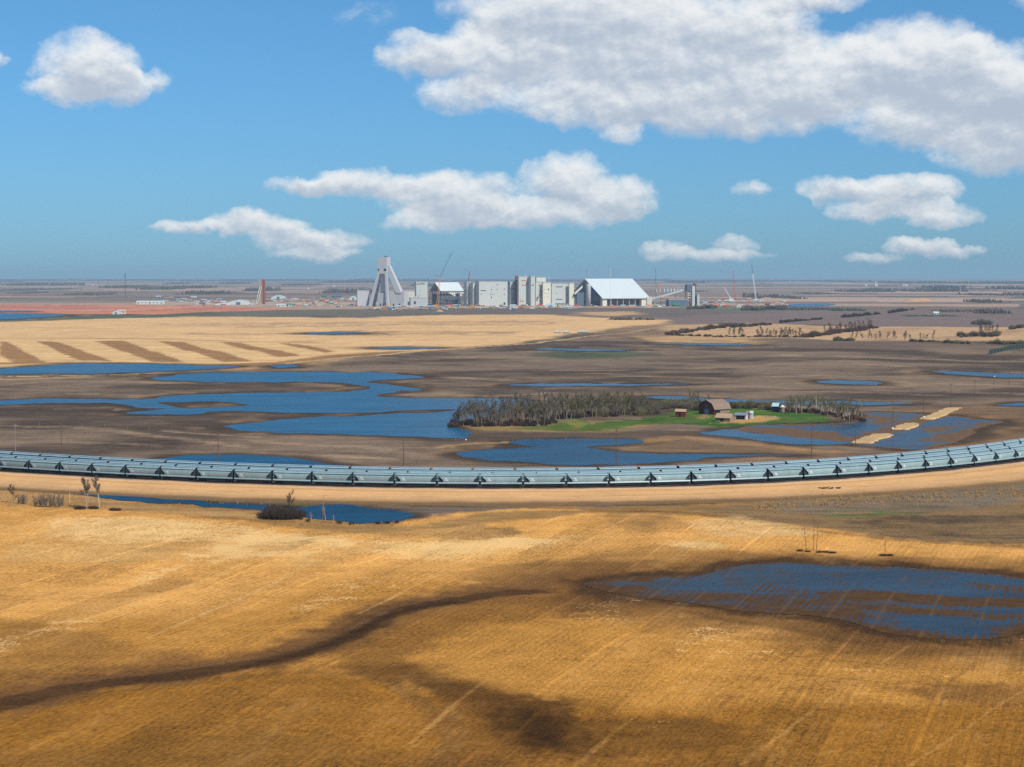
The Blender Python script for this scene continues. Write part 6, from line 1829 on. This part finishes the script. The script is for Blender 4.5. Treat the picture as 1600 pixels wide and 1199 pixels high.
# ---- far treelines (one mass each)
def treeline(x0, x1, py, hpx, c=None):
    Y = F * H / (py - 431.0); k = Y / F; mb = MB(); h = hpx * k
    n = int((x1 - x0) * 2.2) + 4
    for i in range(n):
        t = rnd.random(); X = XA(x0 + (x1 - x0) * t, Y); e = min(1, 6 * t + .25, 6 * (1 - t) + .25)
        hh = h * rnd.uniform(.5, 1.0) * e; w = k * rnd.uniform(.7, 1.8)
        cx, cy = X, Y + rnd.uniform(-.12, .12) * Y * min(1, 30 / (py - 431)) * .25
        vs = []
        for (rr, zz) in ((.8, 0), (1.0, .35), (.75, .7), (.2, 1.0)):
            for a in range(6):
                q = rr * rnd.uniform(.7, 1.25)
                vs.append((cx + w * q * math.cos(a * 1.047), cy + w * q * math.sin(a * 1.047), hh * zz * rnd.uniform(.85, 1.1)))
        fs = [(j * 6 + a, j * 6 + (a + 1) % 6, (j + 1) * 6 + (a + 1) % 6, (j + 1) * 6 + a) for j in range(3) for a in range(6)] + [tuple(range(18, 24))]
        mb.add(vs, fs)
    tag(mb.build('treeline', c or FARW), kind='stuff')
FARW = mat('far_woods', S(92, 84, 78), 1, .2, .01)
FARG = mat('far_woods_green', S(78, 88, 70), 1, .2, .01)
for a in [(22,83,446,5),(93,122,446,4.5),(-40,20,441,2.5),(170,232,449.5,4.5),(225,278,452.5,6.5),(268,292,444,3),(285,332,450,5),(290,362,459.5,6),(352,386,443.5,3),(388,434,454.5,7),(505,582,458,8),(445,500,446,3),(500,600,441.5,4),(540,700,439.5,4.5),(110,172,460.5,4),(30,60,458,2),(20,110,452,1.6),(640,700,447,4),
          (1040,1100,441.5,4),(1090,1210,440.2,3.4),(1200,1330,439.8,3),(1163,1184,465,8),(1200,1222,465,6),(1222,1250,466.5,4.5),(1245,1297,459,2),(1060,1100,455.5,2),(1310,1384,456,4.5),(1356,1384,455.5,6),(1400,1410,455,5),(1410,1446,455.5,4),(1431,1498,455.5,8),(1446,1500,450,5),(1500,1540,452.5,2.6),(1552,1610,452,6),(1508,1524,461,4),(1540,1565,461.5,4),(1578,1610,461.5,5),(1515,1562,472.5,6),(1522,1572,489.5,8),
          (1380,1500,443,4),(1500,1620,443.5,4.5),(1300,1400,441,3),(-40,120,438.5,2.5),(120,330,439,3),(330,520,438.8,3),(700,940,439.5,3.5),(930,1060,439,3.4),(1225,1302,484,4.5),(1462,1500,487,3.4),(1480,1560,486.5,3)]:
    treeline(*a)
treeline(1298, 1349, 485.5, 5, FARG); treeline(1410, 1500, 494, 2, FARG)

# ------------------------------------------------------------------ poles, posts, markers
POLEW = mat('pole_wood', S(112, 84, 62), .9, .2, 1.0)
POSTG = mat('post_grey', S(150, 140, 128), .9, .2, 1.0)
WHT = mat('marker_white', S(236, 238, 236), .6, .05, 1.0)
STAKE = mat('stake_orange', S(178, 86, 44), .8, .15, 1.0)
DEAD = mat('dead_wood', S(158, 136, 112), .9, .25, 1.0)
def pole(px, py, ptop, label, grp='utility poles', m_=None):
    x, Y = G(px, py); h = (py - ptop) * Y / F
    t = thing('utility_pole', label, 'utility pole', (x, Y, gz(x, Y) - .2), R(rnd.uniform(-8, 8)), grp)
    MB().tube((0, 0, -.3), (0, 0, h), .17, .11, 7).build('post', m_ or POLEW, t)
    MB().box(-1.1, 1.1, -.06, .06, h - .75, h - .6).box(-.7, .7, .07, .15, h - 1.35, h - 1.2).build('crossarm', m_ or POLEW, t)
    for q in (-1.0, 0, 1.0): MB().lathe([(.05, h - .6), (.07, h - .5), (.03, h - .42)], 6, q, 0).build('insulator', POSTG, t)
for a in [(24, 708, 662, 'pale grey utility pole behind the train at the far left', None, POSTG), (96, 707, 662, 'brown utility pole standing at the field edge behind the left wagons', None), (341, 722, 674, 'utility pole at the trackside pond behind the left wagons', None), (631, 728, 682, 'utility pole on bare soil behind the middle of the train', None),
          (963, 728, 668, 'utility pole at the shore of the blue pond behind the train', None), (1268, 717, 659, 'utility pole behind the train, left of the gravel causeway', None), (1337, 693, 645, 'utility pole at the near end of the gravel causeway', None), (1395, 672.5, 627, 'utility pole with white marker at the middle causeway piece', None), (1443, 655, 613, 'utility pole with white marker at the upper causeway piece', None), (1485.5, 638, 600, 'utility pole just beyond the upper causeway end', None),
          (1523, 625, 592, 'utility pole on the dark plain beyond the causeway', None), (1553, 612, 577, 'utility pole below the right hand road pond', None), (1577, 602, 573, 'utility pole right of the road pond end', None), (1596, 594, 566, 'utility pole nearest the right edge by the pond', None)]:
    pole(*a)
for px, py, lb in ((1394.6, 673.6, 'white culvert marker below the middle causeway piece'), (1443.4, 655.6, 'white culvert marker below the upper causeway piece'), (1553.5, 591, 'white marker beside the right road pond'), (728, 690, 'white marker post on the bare point left of the blue pond')):
    x, Y = G(px, py)
    t = thing('marker', lb, 'marker', (x, Y, gz(x, Y)))
    s = 1.0 if px > 1000 else .6
    MB().tube((0, 0, -.4), (0, 0, 1.2 * s), .08, .08, 6).build('post', POSTG, t); MB().lathe([(.3 * s, .6 * s), (.5 * s, .9 * s), (.5 * s, 1.5 * s), (.28 * s, 1.8 * s)], 10).build('head', WHT, t)
def post(px, py, h, label, grp, m_, r=.09, name='fence_post', cat='post', lean=0.0):
    x, Y = G(px, py)
    mb = MB(); mb.tube((0, 0, -.3), (lean * h, 0, h), r, r * .75, 6); mb.box(lean * h - r * 1.3, lean * h + r * 1.3, -r * 1.3, r * 1.3, h - .06, h + .03)
    o = mb.build(name, m_, None, loc=(x, Y, gz(x, Y)))
    tag(o, label, cat, grp)
for px, py in ((61, 667), (94, 668), (128, 669), (164, 671), (199, 674), (233, 675), (268, 676), (305, 676)):
    post(px, py, 1.5, 'thin pale post in the row across the dark field behind the left wagons', 'posts across the dark field', POSTG, .1)
for px, py in ((712, 688), (759, 690), (801, 690.5), (842, 689), (884, 687), (924, 680)):
    post(px, py, 1.4, 'thin pale post in the line along the bare shore left of the blue pond', 'shore posts', POSTG, .09)
for px in (272, 277, 280, 285):
    post(px, 797, 1.8, 'orange survey stake in the little group below the narrow ditch pond', 'orange stakes', STAKE, .07, 'survey_stake', 'stake')
for i, px in enumerate((893, 897, 900)):
    post(px, 671, 2.2, 'rusty stake in the tight group before the long grove', 'rusty stakes', STAKE, .12, 'survey_stake', 'stake')
post(109, 786, 3.4, 'slim white marker post beside the narrow ditch pond', None, WHT, .06, 'marker_post')
for (px, py, h, lb, le) in ((421, 794, 3.2, 'short dead stump left of the round dark bush by the pond', .05), (486, 817, 3.4, 'dead stump at the near shore right of the dark bush', 0), (504, 815, 8.2, 'tallest dead trunk standing at the pond shore', .03), (509, 815.5, 5, 'dead trunk leaning beside the tallest one at the pond', -.12), (521, 818, 2.8, 'short dead stump at the right of the dead trunks', .02), (1260, 862, 7.0, 'left leaning dead sapling above the flooded stubble', -.1), (1271, 861, 9.0, 'tall thin dead sapling above the flooded stubble', .02), (1275.5, 861, 8.0, 'thin dead sapling right beside the tall one above the flood', .06), (1383, 868, 4.5, 'lone small dead sapling right of the others above the flood', 0)):
    x, Y = G(px, py)
    t = thing('dead_tree', lb, 'dead tree', (x, Y, gz(x, Y)))
    m_ = DEAD if px < 1000 else TWIG_D
    th = .17 if px < 1000 else .08
    MB().tube((0, 0, -.3), (le * h * .5, 0, h * .5), th, th * .7, 6).tube((le * h * .5, 0, h * .5), (le * h, .1, h), th * .7, .03, 6).build('trunk', m_, t)
    mb = MB()
    for q in range(9):
        z = h * rnd.uniform(.3, .95); a = rnd.uniform(0, 6.28); l = rnd.uniform(.4, 1.3); mb.tube((le * z, 0, z), (le * z + l * math.cos(a), l * math.sin(a), z + l * .7), .035, .012, 3)
    mb.build('branches', m_, t)
# trees and bushes of the ditch
put_tree(T_NEAR[0], 136, 795, .86, 'left of the two pale trunked trees by the narrow ditch pond', None, rnd, zoff=-.2)
put_tree(T_NEAR[1], 141, 794, .9, 'middle pale trunked tree by the narrow ditch pond', None, rnd, zoff=-.2)
put_tree(T_NEAR[2], 155, 796, .86, 'right of the pale trunked trees by the narrow ditch pond', None, rnd, zoff=-.2)
put_tree(T_SMALL[0], 21, 786, .9, 'slender grey sapling left of the ditch bushes', None, rnd)
put_tree(T_SMALL[1], 453, 803, .9, 'crooked grey tree growing out of the round dark bush', None, rnd)
for px, py, s in ((28, 787, .7), (35, 788, .6), (40, 788, .8), (56, 791, .7), (61, 792, .95), (66, 793, 1.0), (71, 793, .9), (78, 793, 1.05), (83, 792, .85), (91, 793, 1.0), (97, 791, .7)):
    put_tree(rnd.choice(WILLOW), px, py, s, 'upright grey willow with many stems at the far left below the train', 'grey willows at the far left', rnd, name='willow')
for px, py, s in ((122, 797, .7), (128, 797, .7), (145, 796, .8), (150, 796, .6), (176, 799, .6), (184, 799, .6)):
    put_shrub(SH_D, px, py, s, 'low dark scrub at the feet of the pale trunked trees', 'scrub below the pale trees', rnd, flat=.7)
for px, py, s in ((412, 809, 1.1), (420, 811, 1.4), (430, 811.5, 1.6), (440, 811.5, 1.7), (450, 811.5, 1.6), (460, 810.5, 1.4), (468, 808, 1.1), (436, 806, 1.6), (452, 806, 1.5), (424, 805, 1.3)):
    put_shrub(SH_D, px, py, s, 'dark twiggy bush in the round clump at the pond left end', 'bushes of the round pond clump', rnd)
for px, py in ((590, 819), (606, 818), (620, 817), (470, 812), (482, 815), (530, 819), (550, 820)):
    put_shrub(SH_D, px, py, rnd.uniform(.35, .5), 'tiny dark scrub along the near shore of the ditch pond', 'shore scrub of the ditch pond', rnd)
for px, py in ((1250, 862), (1262, 863), (1280, 864), (1290, 864), (1300, 865), (1380, 869), (1390, 869)):
    put_shrub(SH_D, px, py, rnd.uniform(.4, .6), 'low dark scrub around the dead saplings above the flooded stubble', 'scrub at the dead saplings', rnd, flat=.5)
# dark brush pile on the trackside slope
x, Y = G(1296, 766)
mb = MB()
for i in range(90):
    a = Vector((rnd.uniform(-4, 4), rnd.uniform(-1.2, 1.2), rnd.uniform(0, .9))); mb.tube(a, a + Vector((rnd.uniform(-1.4, 1.4), rnd.uniform(-.6, .6), rnd.uniform(-.2, .5))), .12, .06, 4)
tag(mb.build('brush_pile', mat('charred', (.02, .018, .016), .9, .3, 1.0), None, loc=(x, Y, gz(x, Y))), 'black brush pile on the slope below the right wagons', 'brush pile')
# pale reed tufts (ground cover)
mb = MB()
def tuft(x, Y, z, h, n):
    for i in range(n):
        a = rnd.uniform(0, 6.28); q = rnd.uniform(0, .7) * h * .5
        p = Vector((x + q * math.cos(a), Y + q * math.sin(a), z - .1)); e = p + Vector((rnd.uniform(-.3, .3) * h, rnd.uniform(-.3, .3) * h, h * rnd.uniform(.6, 1.1)))
        mb.tube(p, e, .05, .07, 3)
for i in range(330):
    px = 1180 + 430 * rnd.random() ** 1.2; t = (px - 1180) / 430
    py = 789 - 24 * t + rnd.gauss(0, 4.5) + 4
    x, Y = G(px, py); tuft(x, Y, gz(x, Y), rnd.uniform(.4, 1.3), 10)
tag(mb.build('dry_grass', mat('reed_pale', S(178, 142, 92), 1, .25, .3)), kind='stuff')
mb = MB()
for (x0, x1, y0, y1, n) in ((640, 1100, 785, 790, 160), (0, 420, 760, 790, 420), (420, 640, 814, 822, 140)):
    for i in range(n):
        x, Y = G(rnd.uniform(x0, x1), rnd.uniform(y0, y1)); 
        if pond_sd(np.array([x]), np.array([Y]), 5)[0] > .5: tuft(x, Y, gz(x, Y), rnd.uniform(.3, .6), 6)
tag(mb.build('ditch_grass', mat('ditch_grass', S(168, 130, 76), 1, .25, .3)), kind='stuff')
# green barrier on the right
x0, Y0 = G(1546, 554); x1, Y1 = G(1612, 540)
d = Vector((x1 - x0, Y1 - Y0, 0)); n_ = Vector((-d.y, d.x, 0)).normalized()
t = thing('green_windbreak', 'long dark green barrier running off at the right edge beyond the ploughland', 'barrier', (x0, Y0, 0))
mb = MB(); N_ = 14
mb.frame((0, 0, 0), d, n_ * .6, (0, 0, 4.2)); mb.build('screen', mat('dark_green_fabric', S(34, 58, 50), .8, .2, .2), t)
for i in range(N_ + 1):
    p = d * (i / N_); q = p - n_ * .3; MB().box(q.x - .1, q.x + .1, q.y - .1, q.y + .1, -.2, 4.35).build('post', POSTG, t)
# stones on the straw heap of the farmyard
for i in range(9):
    x, Y = G(1196 + i * 1.9 + rnd.uniform(-.5, .5), 653.5 + rnd.uniform(-1, 1)); s = rnd.uniform(.35, .7)
    bm = bmesh.new(); bmesh.ops.create_icosphere(bm, subdivisions=2, radius=s)
    for v in bm.verts: v.co *= 1 + rnd.uniform(-.2, .2); v.co.z *= .7
    me = bpy.data.meshes.new('stone'); bm.to_mesh(me); bm.free(); me.materials.append(mat('field_stone', S(150, 140, 128), .9, .2, 1.0))
    tag(link('stone', me, None, (x, Y, gz(x, Y) + .15)), 'grey field stone in the pile on the straw right of the white hut', 'stone', 'stones of the farmyard pile')
